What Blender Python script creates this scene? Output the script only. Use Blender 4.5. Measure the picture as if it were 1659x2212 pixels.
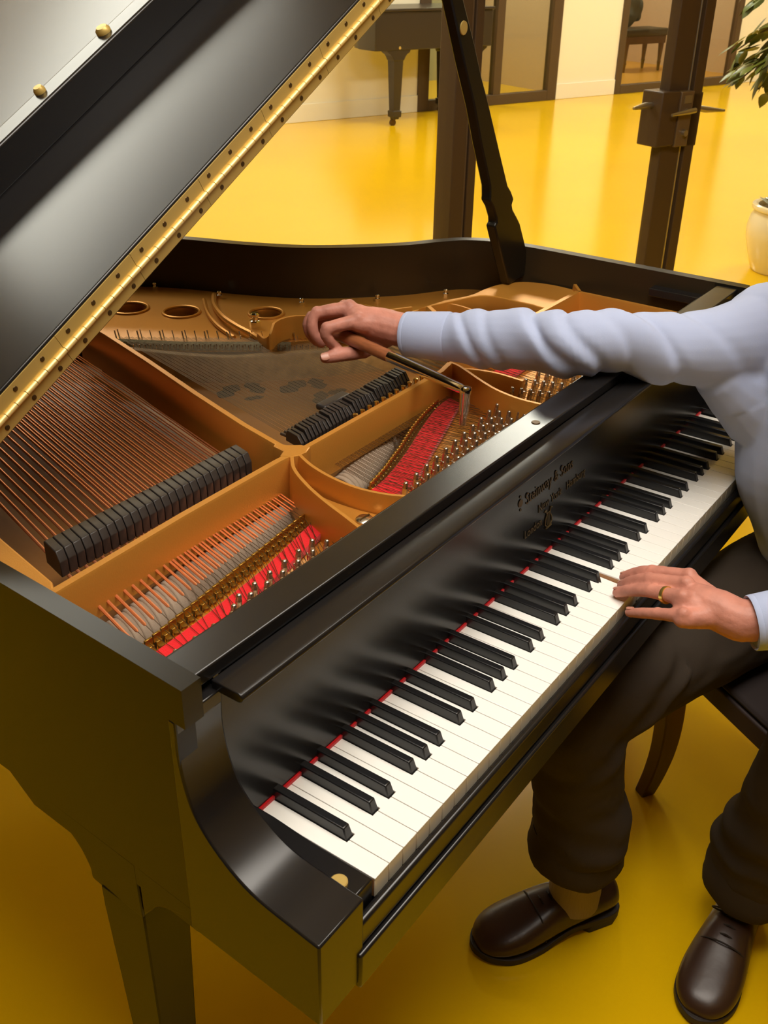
import bpy, bmesh, math, random
from mathutils import Vector, Matrix
from mathutils import noise as mnoise

random.seed(7)
for o in list(bpy.data.objects): bpy.data.objects.remove(o)
SC = bpy.context.scene
COL = SC.collection
PI = math.pi

# ------------------------------------------------------------ camera
CAM = Vector((-0.5278, -0.3733, 1.4908))
RX = Vector((0.582224, -0.812865, 0.016301))
RY = Vector((-0.393976, -0.299615, -0.868915))   # image down
RZ = Vector((0.711195, 0.499481, -0.494693))     # view direction
cam = bpy.data.cameras.new('camera'); camo = bpy.data.objects.new('camera', cam); COL.objects.link(camo)
cam.sensor_fit = 'HORIZONTAL'; cam.sensor_width = 36.0; cam.lens = 36.0 * 2180.45 / 1659.0
cam.clip_start = 0.05
camo.matrix_world = Matrix(((RX.x, -RY.x, -RZ.x, CAM.x), (RX.y, -RY.y, -RZ.y, CAM.y), (RX.z, -RY.z, -RZ.z, CAM.z), (0, 0, 0, 1)))
cam.dof.use_dof = True; cam.dof.focus_distance = 1.35; cam.dof.aperture_fstop = 27.8   # 1.7 mm phone aperture
SC.camera = camo

# ------------------------------------------------------------ colour management, world
SC.view_settings.view_transform = 'Standard'; SC.view_settings.look = 'None'
SC.view_settings.gamma = 1.0; SC.view_settings.exposure = 0.0; SC.view_settings.use_curve_mapping = False
wd = bpy.data.worlds.new('world'); SC.world = wd; wd.use_nodes = True
wd.node_tree.nodes['Background'].inputs[0].default_value = (1.0, 0.97, 0.9, 1)
wd.node_tree.nodes['Background'].inputs[1].default_value = 0.25

# building axes: the glass partition and the far wall run along E1
BA = math.radians(-19.4)
E1 = Vector((math.cos(BA), math.sin(BA), 0)); E2 = Vector((-E1.y, E1.x, 0)); EZ = Vector((0, 0, 1))
def W(a, b, z=0.0): return E1 * a + E2 * b + EZ * z

# ------------------------------------------------------------ ceiling lamps (area light + visible diffuser built further down)
CEIL = 2.8
LAMPS = [  # e1, e2, size e1, size e2, watts, colour
    (0.12, 2.85, 1.5, 0.65, 23, (1.0, 0.97, 0.91)),
    (3.38, 3.20, 0.9, 0.5, 52, (1.0, 0.97, 0.89)),
    (6.75, 3.05, 1.2, 0.5, 47, (1.0, 0.97, 0.89)),
    (10.1, 3.05, 1.2, 0.5, 47, (1.0, 0.97, 0.89)),
    (2.0, 6.2, 1.2, 0.5, 36, (1.0, 0.97, 0.89)),
    (5.4, 6.2, 1.2, 0.5, 49, (1.0, 0.97, 0.89)),
    (8.8, 6.2, 1.2, 0.5, 52, (1.0, 0.97, 0.89)),
    (12.0, 6.2, 1.2, 0.5, 47, (1.0, 0.97, 0.89)),
    (0.30, -0.10, 1.8, 0.9, 36, (1.0, 0.92, 0.82)),
]
for (a, b, sa, sb, w, c) in LAMPS:
    L = bpy.data.lights.new('ceiling_lamp_light', 'AREA'); L.shape = 'RECTANGLE'; L.size = sa; L.size_y = sb
    L.energy = w; L.color = c
    o = bpy.data.objects.new('ceiling_lamp_light', L); COL.objects.link(o)
    o.location = W(a, b, CEIL - 0.035); o.rotation_euler = (0, 0, BA)

# ------------------------------------------------------------ materials
def lin(r, g, b):
    f = lambda c: (c / 255.0 / 12.92) if c <= 10 else ((c / 255.0 + 0.055) / 1.055) ** 2.4
    return (f(r), f(g), f(b), 1.0)
def mat(name, col, rough=0.5, metal=0.0, spec=0.5, coat=0.0, bump=None, var=None, sheen=0.0, aniso=0.0, emit=None, coat_r=0.1):
    m = bpy.data.materials.new(name); m.use_nodes = True
    nt = m.node_tree; p = nt.nodes['Principled BSDF']
    p.inputs['Base Color'].default_value = (col[0], col[1], col[2], 1)
    p.inputs['Roughness'].default_value = rough; p.inputs['Metallic'].default_value = metal
    p.inputs['Specular IOR Level'].default_value = spec
    p.inputs['Coat Weight'].default_value = coat; p.inputs['Coat Roughness'].default_value = coat_r
    p.inputs['Sheen Weight'].default_value = sheen
    p.inputs['Anisotropic'].default_value = aniso
    if emit: p.inputs['Emission Color'].default_value = (*emit[:3], 1); p.inputs['Emission Strength'].default_value = emit[3]
    tc = None
    if bump or var:
        tc = nt.nodes.new('ShaderNodeTexCoord')
    if var:   # (scale, amount) or (scale, amount, stretch)
        mp = nt.nodes.new('ShaderNodeMapping'); nt.links.new(tc.outputs['Object'], mp.inputs[0])
        if len(var) > 2: mp.inputs['Scale'].default_value = var[2]
        n = nt.nodes.new('ShaderNodeTexNoise'); n.inputs['Scale'].default_value = var[0]; n.inputs['Detail'].default_value = 4
        nt.links.new(mp.outputs[0], n.inputs['Vector'])
        rp = nt.nodes.new('ShaderNodeValToRGB')
        a = var[1]
        rp.color_ramp.elements[0].position = 0.3; rp.color_ramp.elements[1].position = 0.7
        rp.color_ramp.elements[0].color = (col[0] * (1 - a), col[1] * (1 - a), col[2] * (1 - a), 1)
        rp.color_ramp.elements[1].color = (min(1, col[0] * (1 + a)), min(1, col[1] * (1 + a)), min(1, col[2] * (1 + a)), 1)
        nt.links.new(n.outputs['Fac'], rp.inputs[0]); nt.links.new(rp.outputs[0], p.inputs['Base Color'])
    if bump:  # (scale, strength[, stretch])
        mp = nt.nodes.new('ShaderNodeMapping'); nt.links.new(tc.outputs['Object'], mp.inputs[0])
        if len(bump) > 2: mp.inputs['Scale'].default_value = bump[2]
        n = nt.nodes.new('ShaderNodeTexNoise'); n.inputs['Scale'].default_value = bump[0]; n.inputs['Detail'].default_value = 3
        nt.links.new(mp.outputs[0], n.inputs['Vector'])
        b = nt.nodes.new('ShaderNodeBump'); b.inputs['Strength'].default_value = bump[1]; b.inputs['Distance'].default_value = 0.002
        nt.links.new(n.outputs['Fac'], b.inputs['Height']); nt.links.new(b.outputs[0], p.inputs['Normal'])
    return m
def glass_mat(name, tint, refl=1.0):
    m = bpy.data.materials.new(name); m.use_nodes = True; nt = m.node_tree
    for n in list(nt.nodes): nt.nodes.remove(n)
    out = nt.nodes.new('ShaderNodeOutputMaterial'); mx = nt.nodes.new('ShaderNodeMixShader')
    tr = nt.nodes.new('ShaderNodeBsdfTransparent'); tr.inputs[0].default_value = (*tint, 1)
    gl = nt.nodes.new('ShaderNodeBsdfGlossy'); gl.inputs['Roughness'].default_value = 0.02
    fr = nt.nodes.new('ShaderNodeFresnel'); ge = nt.nodes.new('ShaderNodeNewGeometry')
    io = nt.nodes.new('ShaderNodeMapRange'); io.inputs['To Min'].default_value = 1.45; io.inputs['To Max'].default_value = 1 / 1.45   # same reflectance from both faces of the thin pane
    nt.links.new(ge.outputs['Backfacing'], io.inputs['Value']); nt.links.new(io.outputs['Result'], fr.inputs[0])
    mu = nt.nodes.new('ShaderNodeMath'); mu.operation = 'MULTIPLY'; mu.inputs[1].default_value = refl
    nt.links.new(fr.outputs[0], mu.inputs[0]); nt.links.new(mu.outputs[0], mx.inputs[0])
    nt.links.new(tr.outputs[0], mx.inputs[1]); nt.links.new(gl.outputs[0], mx.inputs[2]); nt.links.new(mx.outputs[0], out.inputs[0])
    return m
M = {}
M['floor'] = mat('yellow_floor', lin(238, 191, 6), 0.17, spec=0.55, var=(1.1, 0.03), bump=(3.0, 0.02))
M['wall'] = mat('cream_wall', lin(246, 238, 214), 0.7)
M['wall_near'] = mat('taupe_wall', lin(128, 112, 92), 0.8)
M['ceil'] = mat('ceiling_paint', lin(225, 222, 212), 0.8)
M['base'] = mat('skirting_paint', lin(244, 238, 218), 0.5)
M['frame'] = mat('bronze_frame', lin(84, 66, 48), 0.4, spec=0.4)
M['frame_lt'] = mat('bronze_frame_bead', lin(112, 92, 68), 0.35)
M['alu'] = mat('glass_edge_metal', lin(185, 178, 160), 0.3, metal=0.8)
M['glass'] = glass_mat('clear_glass', (0.97, 0.98, 0.95))
M['glass_grey'] = glass_mat('grey_glass', (0.80, 0.81, 0.72))
M['black'] = mat('black_satin_lacquer', (0.010, 0.009, 0.009), 0.24, spec=0.46)
M['black_side'] = mat('black_satin_case', (0.011, 0.009, 0.006), 0.28, spec=0.22)
M['rim_in'] = mat('rim_inside_plate_glow', (0.026, 0.018, 0.009), 0.32, spec=0.4)
M['gold'] = mat('bronzed_plate', lin(204, 142, 58), 0.38, metal=0.5, spec=0.5, bump=(500, 0.1))
M['brass'] = mat('hinge_brass', lin(204, 174, 98), 0.42, metal=0.45)
M['brass2'] = mat('agraffe_brass', lin(190, 150, 70), 0.25, metal=0.9)
M['knuckle'] = mat('polished_brass', lin(240, 212, 138), 0.4, metal=0.5)
M['screw_dark'] = mat('tarnished_screw', lin(92, 70, 36), 0.4, metal=0.7)
M['copper'] = mat('copper_winding', lin(232, 150, 104), 0.36, metal=0.8)
M['steel'] = mat('string_steel', lin(100, 82, 58), 0.4, metal=0.8)
M['chrome'] = mat('chrome', (0.88, 0.88, 0.89), 0.12, metal=1.0)
M['pin'] = mat('pin_nickel', lin(206, 196, 184), 0.27, metal=1.0)
M['felt_red'] = mat('red_felt', lin(214, 26, 34), 0.95, spec=0.1, sheen=0.3, bump=(700, 0.3))
M['felt_grey'] = mat('hammer_felt', lin(166, 150, 132), 0.95, spec=0.1, bump=(500, 0.3))
M['felt_strip'] = mat('grey_green_felt', lin(122, 120, 96), 0.95, spec=0.1, var=(160, 0.4))
M['damper'] = mat('damper_black', lin(46, 40, 37), 0.42, spec=0.4)
M['board'] = mat('spruce_soundboard', lin(138, 92, 40), 0.45, var=(14, 0.16, (1, 0.08, 1)))
M['board_dark'] = mat('soundboard_shade_side', lin(110, 50, 22), 0.5)
M['decal'] = mat('emblem_ink', lin(44, 40, 28), 0.5)
M['wood_raw'] = mat('maple_block', lin(196, 150, 92), 0.55, var=(30, 0.12, (1, 6, 1)))
M['bridge'] = mat('bridge_wood', lin(150, 116, 66), 0.5, var=(70, 0.25))
M['ivory'] = mat('white_key_top', lin(250, 248, 242), 0.16, spec=0.5)
M['key_front'] = mat('white_key_front', lin(244, 236, 214), 0.3)
M['key_wood'] = mat('key_stick_wood', lin(176, 128, 84), 0.6)
M['ebony'] = mat('black_key', (0.012, 0.012, 0.013), 0.26, spec=0.5, bump=(300, 0.04, (1, .1, 1)))
M['gilt'] = mat('gilt_lettering', lin(98, 80, 44), 0.5, metal=0.2)
M['ink'] = mat('cast_mark_ink', lin(52, 36, 14), 0.6)
M['skin'] = mat('skin', lin(196, 132, 114), 0.5, spec=0.35, var=(34, 0.17), bump=(260, 0.22))
M['nail'] = mat('nail', lin(200, 142, 122), 0.35)
M['shirt'] = mat('pale_blue_shirt', lin(174, 186, 218), 0.85, spec=0.15, sheen=0.15, bump=(900, 0.12))
M['trouser'] = mat('dark_trouser_cloth', lin(62, 54, 46), 0.9, spec=0.1, bump=(700, 0.2), var=(5, 0.08))
M['sock'] = mat('grey_sock', lin(150, 134, 112), 0.95, bump=(260, 0.7, (1, 1, 0.1)))
M['leather'] = mat('brown_shoe_leather', lin(58, 38, 26), 0.33, spec=0.5, bump=(40, 0.25))
M['sole'] = mat('shoe_sole', lin(40, 30, 22), 0.6)
M['lace'] = mat('shoe_lace', lin(34, 25, 18), 0.8)
M['goldring'] = mat('gold_ring', lin(240, 206, 110), 0.28, metal=0.9)
M['hair'] = mat('grey_hair', lin(120, 112, 104), 0.7)
M['eye'] = mat('eye_white', lin(235, 230, 224), 0.2)
M['iris'] = mat('iris', lin(60, 50, 40), 0.2)
M['handle_wood'] = mat('lever_handle_wood', lin(152, 92, 58), 0.3, coat=0.3, var=(60, 0.18, (6, 1, 6)))
M['chair_wood'] = mat('chair_walnut', lin(88, 54, 30), 0.35, var=(20, 0.2, (1, 1, .2)))
M['seat_rail'] = mat('seat_rail_dark', lin(40, 26, 22), 0.6)
M['seat_cloth'] = mat('seat_cloth', lin(36, 26, 24), 0.9)
M['pot'] = mat('cream_glazed_pot', lin(244, 232, 196), 0.12, coat=0.4)
M['soil'] = mat('potting_soil', lin(96, 78, 40), 0.95, bump=(60, 1.0))
M['leaf'] = mat('ficus_leaf', lin(88, 98, 38), 0.35, var=(9, 0.35))
M['stem'] = mat('stem_bark', lin(104, 84, 54), 0.8)
M['lamp'] = mat('lamp_diffuser', (0.9, 0.9, 0.88), 0.5, emit=(1.0, 0.95, 0.86, 4.0))
M['wall_pink'] = mat('practice_room_wall', lin(206, 178, 150), 0.8)
M['wall_green'] = mat('practice_room_wall_green', lin(176, 176, 150), 0.8)
M['floor_wood'] = mat('practice_room_floor', lin(206, 150, 60), 0.35)
M['darkgrey'] = mat('dark_grey_cloth', lin(84, 84, 80), 0.8)
M['bench_pad'] = mat('bench_leather', lin(64, 58, 46), 0.5)
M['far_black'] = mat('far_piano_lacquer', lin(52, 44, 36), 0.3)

# ------------------------------------------------------------ mesh helpers
class MB:
    """collects shapes in a bmesh; build() links them as ONE mesh object"""
    def __init__(s): s.bm = bmesh.new(); s.mi = 0
    def face(s, vs, smooth=False):
        try:
            f = s.bm.faces.new(vs); f.material_index = s.mi; f.smooth = smooth; return f
        except ValueError: return None
    def hexa(s, p):   # 8 points: bottom 4 ccw, top 4 ccw
        v = [s.bm.verts.new(q) for q in p]
        for i in ((3, 2, 1, 0), (4, 5, 6, 7), (0, 1, 5, 4), (1, 2, 6, 5), (2, 3, 7, 6), (3, 0, 4, 7)): s.face([v[k] for k in i])
        return v
    def box(s, x0, x1, y0, y1, z0, z1, X=None):
        p = [(x0, y0, z0), (x1, y0, z0), (x1, y1, z0), (x0, y1, z0), (x0, y0, z1), (x1, y0, z1), (x1, y1, z1), (x0, y1, z1)]
        if X: p = [X(*q) for q in p]
        return s.hexa(p)
    def prism(s, pts, f0, f1, smooth=False):   # polygon pts (2D), f0/f1 map (a,b)->3D for both caps
        a = [s.bm.verts.new(f0(*q)) for q in pts]; b = [s.bm.verts.new(f1(*q)) for q in pts]; n = len(pts)
        s.face(a[::-1]); s.face(b)
        for i in range(n): s.face([a[i], a[(i + 1) % n], b[(i + 1) % n], b[i]], smooth)
    def rings(s, R, smooth=True, caps=True, closed=True):
        V = [[s.bm.verts.new(p) for p in r] for r in R]
        n = len(V[0])
        for i in range(len(V) - 1):
            for j in range(n if closed else n - 1):
                s.face([V[i][j], V[i][(j + 1) % n], V[i + 1][(j + 1) % n], V[i + 1][j]], smooth)
        if caps and closed:
            s.face(V[0][::-1], False); s.face(V[-1], False)
        return V
    def tube(s, pts, r, n=8, caps=True, up=None, flat=1.0, smooth=True):
        pts = [Vector(p) for p in pts]; m = len(pts)
        rr = r if isinstance(r, (list, tuple)) else [r] * m
        R = []; prev = None
        for i, p in enumerate(pts):
            t = (pts[min(i + 1, m - 1)] - pts[max(i - 1, 0)]).normalized()
            if prev is None:
                u = Vector(up) if up else (Vector((0, 0, 1)) if abs(t.z) < 0.9 else Vector((1, 0, 0)))
            else: u = prev
            u = (u - t * u.dot(t)).normalized(); prev = u; v = t.cross(u)
            R.append([p + (u * math.sin(2 * PI * k / n) * flat + v * math.cos(2 * PI * k / n)) * rr[i] for k in range(n)])
        return s.rings(R, smooth, caps)
    def lathe(s, prof, c=(0, 0, 0), n=24, axis=None, smooth=True):   # prof: (r, z)
        c = Vector(c); az = Vector(axis).normalized() if axis else Vector((0, 0, 1))
        u = az.orthogonal().normalized() if axis else Vector((1, 0, 0)); v = az.cross(u)
        R = [[c + az * z + (u * math.cos(2 * PI * k / n) + v * math.sin(2 * PI * k / n)) * max(r, 1e-5) for k in range(n)] for r, z in prof]
        return s.rings(R, smooth, True)
    def ball(s, c, r, n=10, m=8, sc=(1, 1, 1)):
        c = Vector(c)
        R = []
        for i in range(m + 1):
            a = PI * i / m
            R.append([c + Vector((math.sin(a) * math.cos(2 * PI * k / n) * r * sc[0] + 1e-6 * math.cos(k), math.sin(a) * math.sin(2 * PI * k / n) * r * sc[1], -math.cos(a) * r * sc[2])) for k in range(n)])
        s.rings(R, True, True)
    def build(s, name, mats, parent=None, bevel=0.0, seg=2, loc=None):
        me = bpy.data.meshes.new(name)
        bmesh.ops.recalc_face_normals(s.bm, faces=s.bm.faces[:])
        s.bm.to_mesh(me); s.bm.free()
        return link(name, me, mats, parent, bevel, seg, loc)
def link(name, me, mats, parent=None, bevel=0.0, seg=2, loc=None):
    if len(me.polygons) < 20000 and hasattr(me, 'set_sharp_from_angle'): me.set_sharp_from_angle(angle=math.radians(38))
    for m in (mats if isinstance(mats, (list, tuple)) else [mats]): me.materials.append(m)
    o = bpy.data.objects.new(name, me); COL.objects.link(o)
    if loc is not None: o.location = loc
    if parent is not None: adopt(o, parent)
    if bevel > 0:
        b = o.modifiers.new('bevel', 'BEVEL'); b.width = bevel; b.segments = seg; b.limit_method = 'ANGLE'; b.angle_limit = math.radians(35)
        b.harden_normals = False
    return o
def adopt(o, parent):   # parents are never rotated: keep the child where it stands
    o.parent = parent
    o.matrix_parent_inverse = Matrix.Translation(-Vector(parent['_w'])) if '_w' in parent else Matrix()
    o['_w'] = list(o.location)
def thing(name, label, cat, loc=(0, 0, 0), group=None):
    o = bpy.data.objects.new(name, None); COL.objects.link(o); o.location = loc; o['_w'] = list(loc)
    o.empty_display_size = 0.1
    o['label'] = label; o['category'] = cat
    if group: o['group'] = group
    return o
def tag(o, label, cat, group=None):
    o['label'] = label; o['category'] = cat
    if group: o['group'] = group
    return o
def struct(o): o['kind'] = 'structure'; return o
def copy_part(o, loc):
    c = o.copy(); COL.objects.link(c); c.location = loc
    return c
def baked(o):   # apply the modifiers of o, return a plain mesh
    dg = bpy.context.evaluated_depsgraph_get(); dg.update()
    me = bpy.data.meshes.new_from_object(o.evaluated_get(dg)); return me
def flat_shape(name, loops, z0, z1, mats, parent=None, bevel=0.0, xf=None, res=1):
    """outline with holes, extruded from z0 to z1"""
    cu = bpy.data.curves.new(name, 'CURVE'); cu.dimensions = '2D'; cu.fill_mode = 'BOTH'
    cu.extrude = abs(z1 - z0) / 2 - bevel; cu.bevel_depth = bevel; cu.bevel_resolution = res; cu.offset = -bevel
    for L in loops:
        sp = cu.splines.new('POLY'); sp.points.add(len(L) - 1); sp.use_cyclic_u = True
        for i, q in enumerate(L): sp.points[i].co = (q[0], q[1], 0, 1)
    o = bpy.data.objects.new(name, cu); COL.objects.link(o)
    me = baked(o); bpy.data.objects.remove(o); bpy.data.curves.remove(cu)
    me.transform(Matrix.Translation((0, 0, (z0 + z1) / 2)))
    if xf: me.transform(xf)
    me.name = name
    return link(name, me, mats, parent)
def smoothpath(P, k=6, closed=False):   # Catmull-Rom
    P = [Vector(p) for p in P]; n = len(P); out = []
    for i in range(n if closed else n - 1):
        if closed: a, b, c, d = P[(i - 1) % n], P[i], P[(i + 1) % n], P[(i + 2) % n]
        else: a, b, c, d = P[max(i - 1, 0)], P[i], P[i + 1], P[min(i + 2, n - 1)]
        for j in range(k):
            t = j / k
            out.append(0.5 * ((2 * b) + (c - a) * t + (2 * a - 5 * b + 4 * c - d) * t * t + (3 * b - a - 3 * c + d) * t ** 3))
    if not closed: out.append(P[-1])
    return out
def circle(cx, cy, r, n=28, ry=None): return [(cx + r * math.cos(2 * PI * k / n), cy + (ry or r) * math.sin(2 * PI * k / n)) for k in range(n)]
def offset_path(P, d):   # open 2D path, offset to the left by d
    out = []
    for i in range(len(P)):
        a = Vector(P[max(i - 1, 0)][:2]); b = Vector(P[min(i + 1, len(P) - 1)][:2]); t = (b - a).normalized()
        out.append((P[i][0] - t.y * d, P[i][1] + t.x * d))
    return out

# ============================================================ THE ROOM
def plane_box(name, a0, a1, b0, b1, z0, z1, m, bevel=0.0, parent=None):
    b = MB(); b.box(a0, a1, b0, b1, z0, z1, lambda x, y, z: W(x, y, z)); return b.build(name, m, parent, bevel)
A0, A1, B0, BP, BW = -4.5, 16.0, -4.0, 1.92, 7.965   # extents, partition line, far wall line
struct(plane_box('floor', A0, A1, B0, 12.5, -0.1, 0.0, M['floor']))
struct(plane_box('ceiling', A0, A1, B0, BW + 0.1, CEIL, CEIL + 0.1, M['ceil']))
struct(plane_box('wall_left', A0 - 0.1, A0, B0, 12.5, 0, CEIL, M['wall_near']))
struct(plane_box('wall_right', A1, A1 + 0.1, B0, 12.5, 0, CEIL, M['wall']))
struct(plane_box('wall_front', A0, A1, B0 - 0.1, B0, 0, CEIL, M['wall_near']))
# far wall: solid pieces between two glazed openings
GA0, GA1, GB0, GB1, GTOP = 5.99, 7.84, 8.74, 10.78, 2.3
for i, (x0, x1) in enumerate(((A0, GA0), (GA1, GB0), (GB1, A1))):
    struct(plane_box('wall_back', x0, x1, BW, BW + 0.12, 0, CEIL, M['wall']))
    o = struct(plane_box('baseboard_back', x0, x1, BW - 0.014, BW, 0, 0.155, M['base'], 0.004))
struct(plane_box('wall_back', GA0, GA1, BW, BW + 0.12, GTOP, CEIL, M['wall']))
struct(plane_box('wall_back', GB0, GB1, BW, BW + 0.12, GTOP, CEIL, M['wall']))
def glazed(idx, x0, x1, fw, fb, mull):
    b = MB(); X = lambda x, y, z: W(x, y, z)
    b.box(x0, x0 + fw, BW - 0.02, BW + 0.06, 0, GTOP, X); b.box(x1 - fw, x1, BW - 0.02, BW + 0.06, 0, GTOP, X)
    b.box(x0 + fw, x1 - fw, BW - 0.02, BW + 0.06, 0, fb, X); b.box(x0 + fw, x1 - fw, BW - 0.02, BW + 0.06, GTOP - 0.06, GTOP, X)
    for q in mull: b.box(q - 0.05, q + 0.05, BW - 0.02, BW + 0.06, fb, GTOP - 0.06, X)
    f = b.build('window_%d' % idx, M['frame'], None, 0.004); struct(f)
    p = plane_box('pane', x0 + fw - 0.005, x1 - fw + 0.005, BW + 0.015, BW + 0.023, fb - 0.005, GTOP - 0.055, M['glass_grey'], 0, f)
    return f
glazed(1, GA0, GA1, 0.13, 0.10, (7.0,))
glazed(2, GB0, GB1, 0.09, 0.09, (9.95,))
# practice rooms behind the far wall
struct(plane_box('wall_practice_room', A0, 8.2, 9.9, 10.0, 0, CEIL, M['wall_green']))
struct(plane_box('wall_practice_room', 8.2, 8.3, BW + 0.12, 12.4, 0, CEIL, M['wall_pink']))
struct(plane_box('wall_practice_room', 8.3, A1, 10.9, 11.0, 0, CEIL, M['wall_pink']))
struct(plane_box('wall_practice_room', 11.6, 11.7, BW + 0.12, 10.9, 0, CEIL, M['wall_pink']))
struct(plane_box('ceiling_practice_room', A0, A1, BW + 0.12, 12.5, CEIL, CEIL + 0.1, M['ceil']))
struct(plane_box('floor_practice_room', 8.3, 11.6, BW + 0.13, 10.9, 0.0, 0.004, M['floor_wood']))
for (a, b, w) in ((7.0, 9.0, 75), (9.9, 9.6, 90)):
    L = bpy.data.lights.new('practice_room_light', 'AREA'); L.size = 0.8; L.energy = w; L.color = (1, .95, .85)
    o = bpy.data.objects.new('practice_room_light', L); COL.objects.link(o); o.location = W(a, b, CEIL - 0.02)

# ---- glass partition with door, close behind the piano
X = lambda x, y, z: W(x, y, z)
def trim(n, x0, x1, y0, y1, z0, z1, m, bevel=0.003): return struct(plane_box('trim_%d' % n, x0, x1, BP + y0, BP + y1, z0, z1, m, bevel))
PT = 2.35
b = MB(); b.box(1.575, 1.625, BP - 0.03, BP + 0.05, 0, PT, X); b.mi = 1
b.box(1.625, 1.637, BP - 0.022, BP + 0.04, 0, PT, X); b.mi = 0; b.box(1.637, 1.668, BP - 0.03, BP + 0.05, 0, PT, X); b.mi = 2
b.box(1.668, 1.680, BP - 0.012, BP + 0.03, 0, PT, X)
struct(b.build('trim_1', [M['frame'], M['frame_lt'], M['frame']], None, 0.003))
trim(2, A0, A1, -0.03, 0.05, PT, PT + 0.07, M['frame'])
struct(plane_box('wall_over_glass', A0, A1, BP - 0.03, BP + 0.05, PT + 0.07, CEIL, M['wall']))
trim(3, A0, 1.575, -0.03, 0.05, 0, 0.07, M['frame'])
trim(4, 2.665, A1, -0.03, 0.05, 0, 0.07, M['frame'])
for i, q in enumerate((-3.1, -0.75, 5.0, 7.4, 9.8)): trim(5 + i, q, q + 0.09, -0.03, 0.05, 0.07, PT, M['frame'])
xs = [A0, -3.1, -0.75, 1.575]
for i in range(3): struct(plane_box('window_%d' % (3 + i), xs[i] + (0.09 if i else 0) - 0.004, xs[i + 1] + 0.004, BP + 0.004, BP + 0.012, 0.066, PT + 0.004, M['glass']))
xs = [2.655, 5.0, 7.4, 9.8, A1]
for i in range(4): struct(plane_box('window_%d' % (6 + i), xs[i] + (0.09 if i else 0) - 0.004, xs[i + 1] + 0.004, BP + 0.004, BP + 0.012, 0.066, PT + 0.004, M['glass']))
trim(10, 2.612, 2.660, -0.03, 0.05, 0, PT, M['frame'])
# the glass door between the posts
b = MB(); b.box(2.498, 2.594, BP - 0.022, BP + 0.022, 0.01, PT - 0.01, X); b.box(1.686, 2.498, BP - 0.022, BP + 0.022, 0.01, 0.085, X)
b.box(1.686, 2.498, BP - 0.022, BP + 0.022, PT - 0.09, PT - 0.01, X); b.mi = 1
b.box(2.594, 2.601, BP - 0.024, BP + 0.024, 0.01, PT - 0.01, X)
door = struct(b.build('door_1', [M['frame'], M['alu']], None, 0.003))
plane_box('pane', 1.684, 2.502, BP - 0.004, BP + 0.004, 0.08, PT - 0.085, M['glass'], 0, door)
b = MB(); b.box(2.445, 2.532, BP - 0.045, BP + 0.045, 0.885, 1.06, X); lc = b.build('lock_case', M['frame'], door, 0.004)
b = MB(); b.box(2.606, 2.668, BP - 0.03, BP + 0.05, 0.872, 1.048, X); lk = b.build('lock_keep', M['frame'], door, 0.004)
b = MB(); b.box(2.533, 2.596, BP - 0.05, BP - 0.022, 0.880, 1.058, X); pl = b.build('lock_plate', M['frame_lt'], door, 0.003); pl['label'] = 'lighter bronze lock plate with key cylinder'
b = MB(); b.lathe([(0.0, 0), (0.011, 0), (0.011, 0.012), (0.0, 0.012)], W(2.568, BP - 0.05, 0.925), 16, -E2)
b.box(2.548, 2.585, BP - 0.052, BP - 0.05, 1.02, 1.045, X); b.build('key_cylinder', M['alu'], pl)
for P, par in (([(2.449, 0, 1.016), (2.425, -.004, 1.016), (2.405, -.010, 1.018), (2.345, -.012, 1.013)], lc), ([(2.664, 0, 0.990), (2.69, -.004, 0.990), (2.712, -.012, 0.986), (2.82, -.010, 0.975)], lk)):
    b = MB(); b.tube([W(a, BP + k, z) for a, k, z in P], [0.010, 0.010, 0.011, 0.0045], 12); b.build('door_handle', M['alu'], par)
b = MB(); b.tube([W(2.566, BP - 0.048, 0.994), W(2.566, BP - 0.066, 0.994)], 0.009, 12); b.tube([W(2.478, BP - 0.066, 0.990), W(2.560, BP - 0.068, 0.996), W(2.592, BP - 0.066, 0.998)], [0.005, 0.009, 0.009], 12); b.build('door_handle', M['alu'], pl)

# ceiling lamps as things: frame and diffuser
LW = ['above the glass behind the piano lid', 'above the plant in the hall', 'in the front row right of the plant', 'far right in the front row of the hall', 'leftmost in the row by the cream wall',
      'above the far piano by the cream wall', 'above the far bench by the cream wall', 'rightmost in the row by the cream wall', 'over the bass end of the keyboard']
for i, (a, bb, sa, sb, w, c) in enumerate(LAMPS):
    t = thing('ceiling_lamp', 'flat white ceiling lamp panel ' + LW[i], 'lamp', W(a, bb, CEIL - 0.02), 'ceiling lamp panels')
    m = MB(); h = 0.03
    m.box(a - sa / 2 - h, a + sa / 2 + h, bb - sb / 2 - h, bb - sb / 2, CEIL - 0.045, CEIL, X); m.box(a - sa / 2 - h, a + sa / 2 + h, bb + sb / 2, bb + sb / 2 + h, CEIL - 0.045, CEIL, X)
    m.box(a - sa / 2 - h, a - sa / 2, bb - sb / 2, bb + sb / 2, CEIL - 0.045, CEIL, X); m.box(a + sa / 2, a + sa / 2 + h, bb - sb / 2, bb + sb / 2, CEIL - 0.045, CEIL, X)
    m.build('lamp_frame', M['alu'], t)
    m = MB(); m.box(a - sa / 2, a + sa / 2, bb - sb / 2, bb + sb / 2, CEIL - 0.025, CEIL, X); m.build('diffuser', M['lamp'], t)

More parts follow.
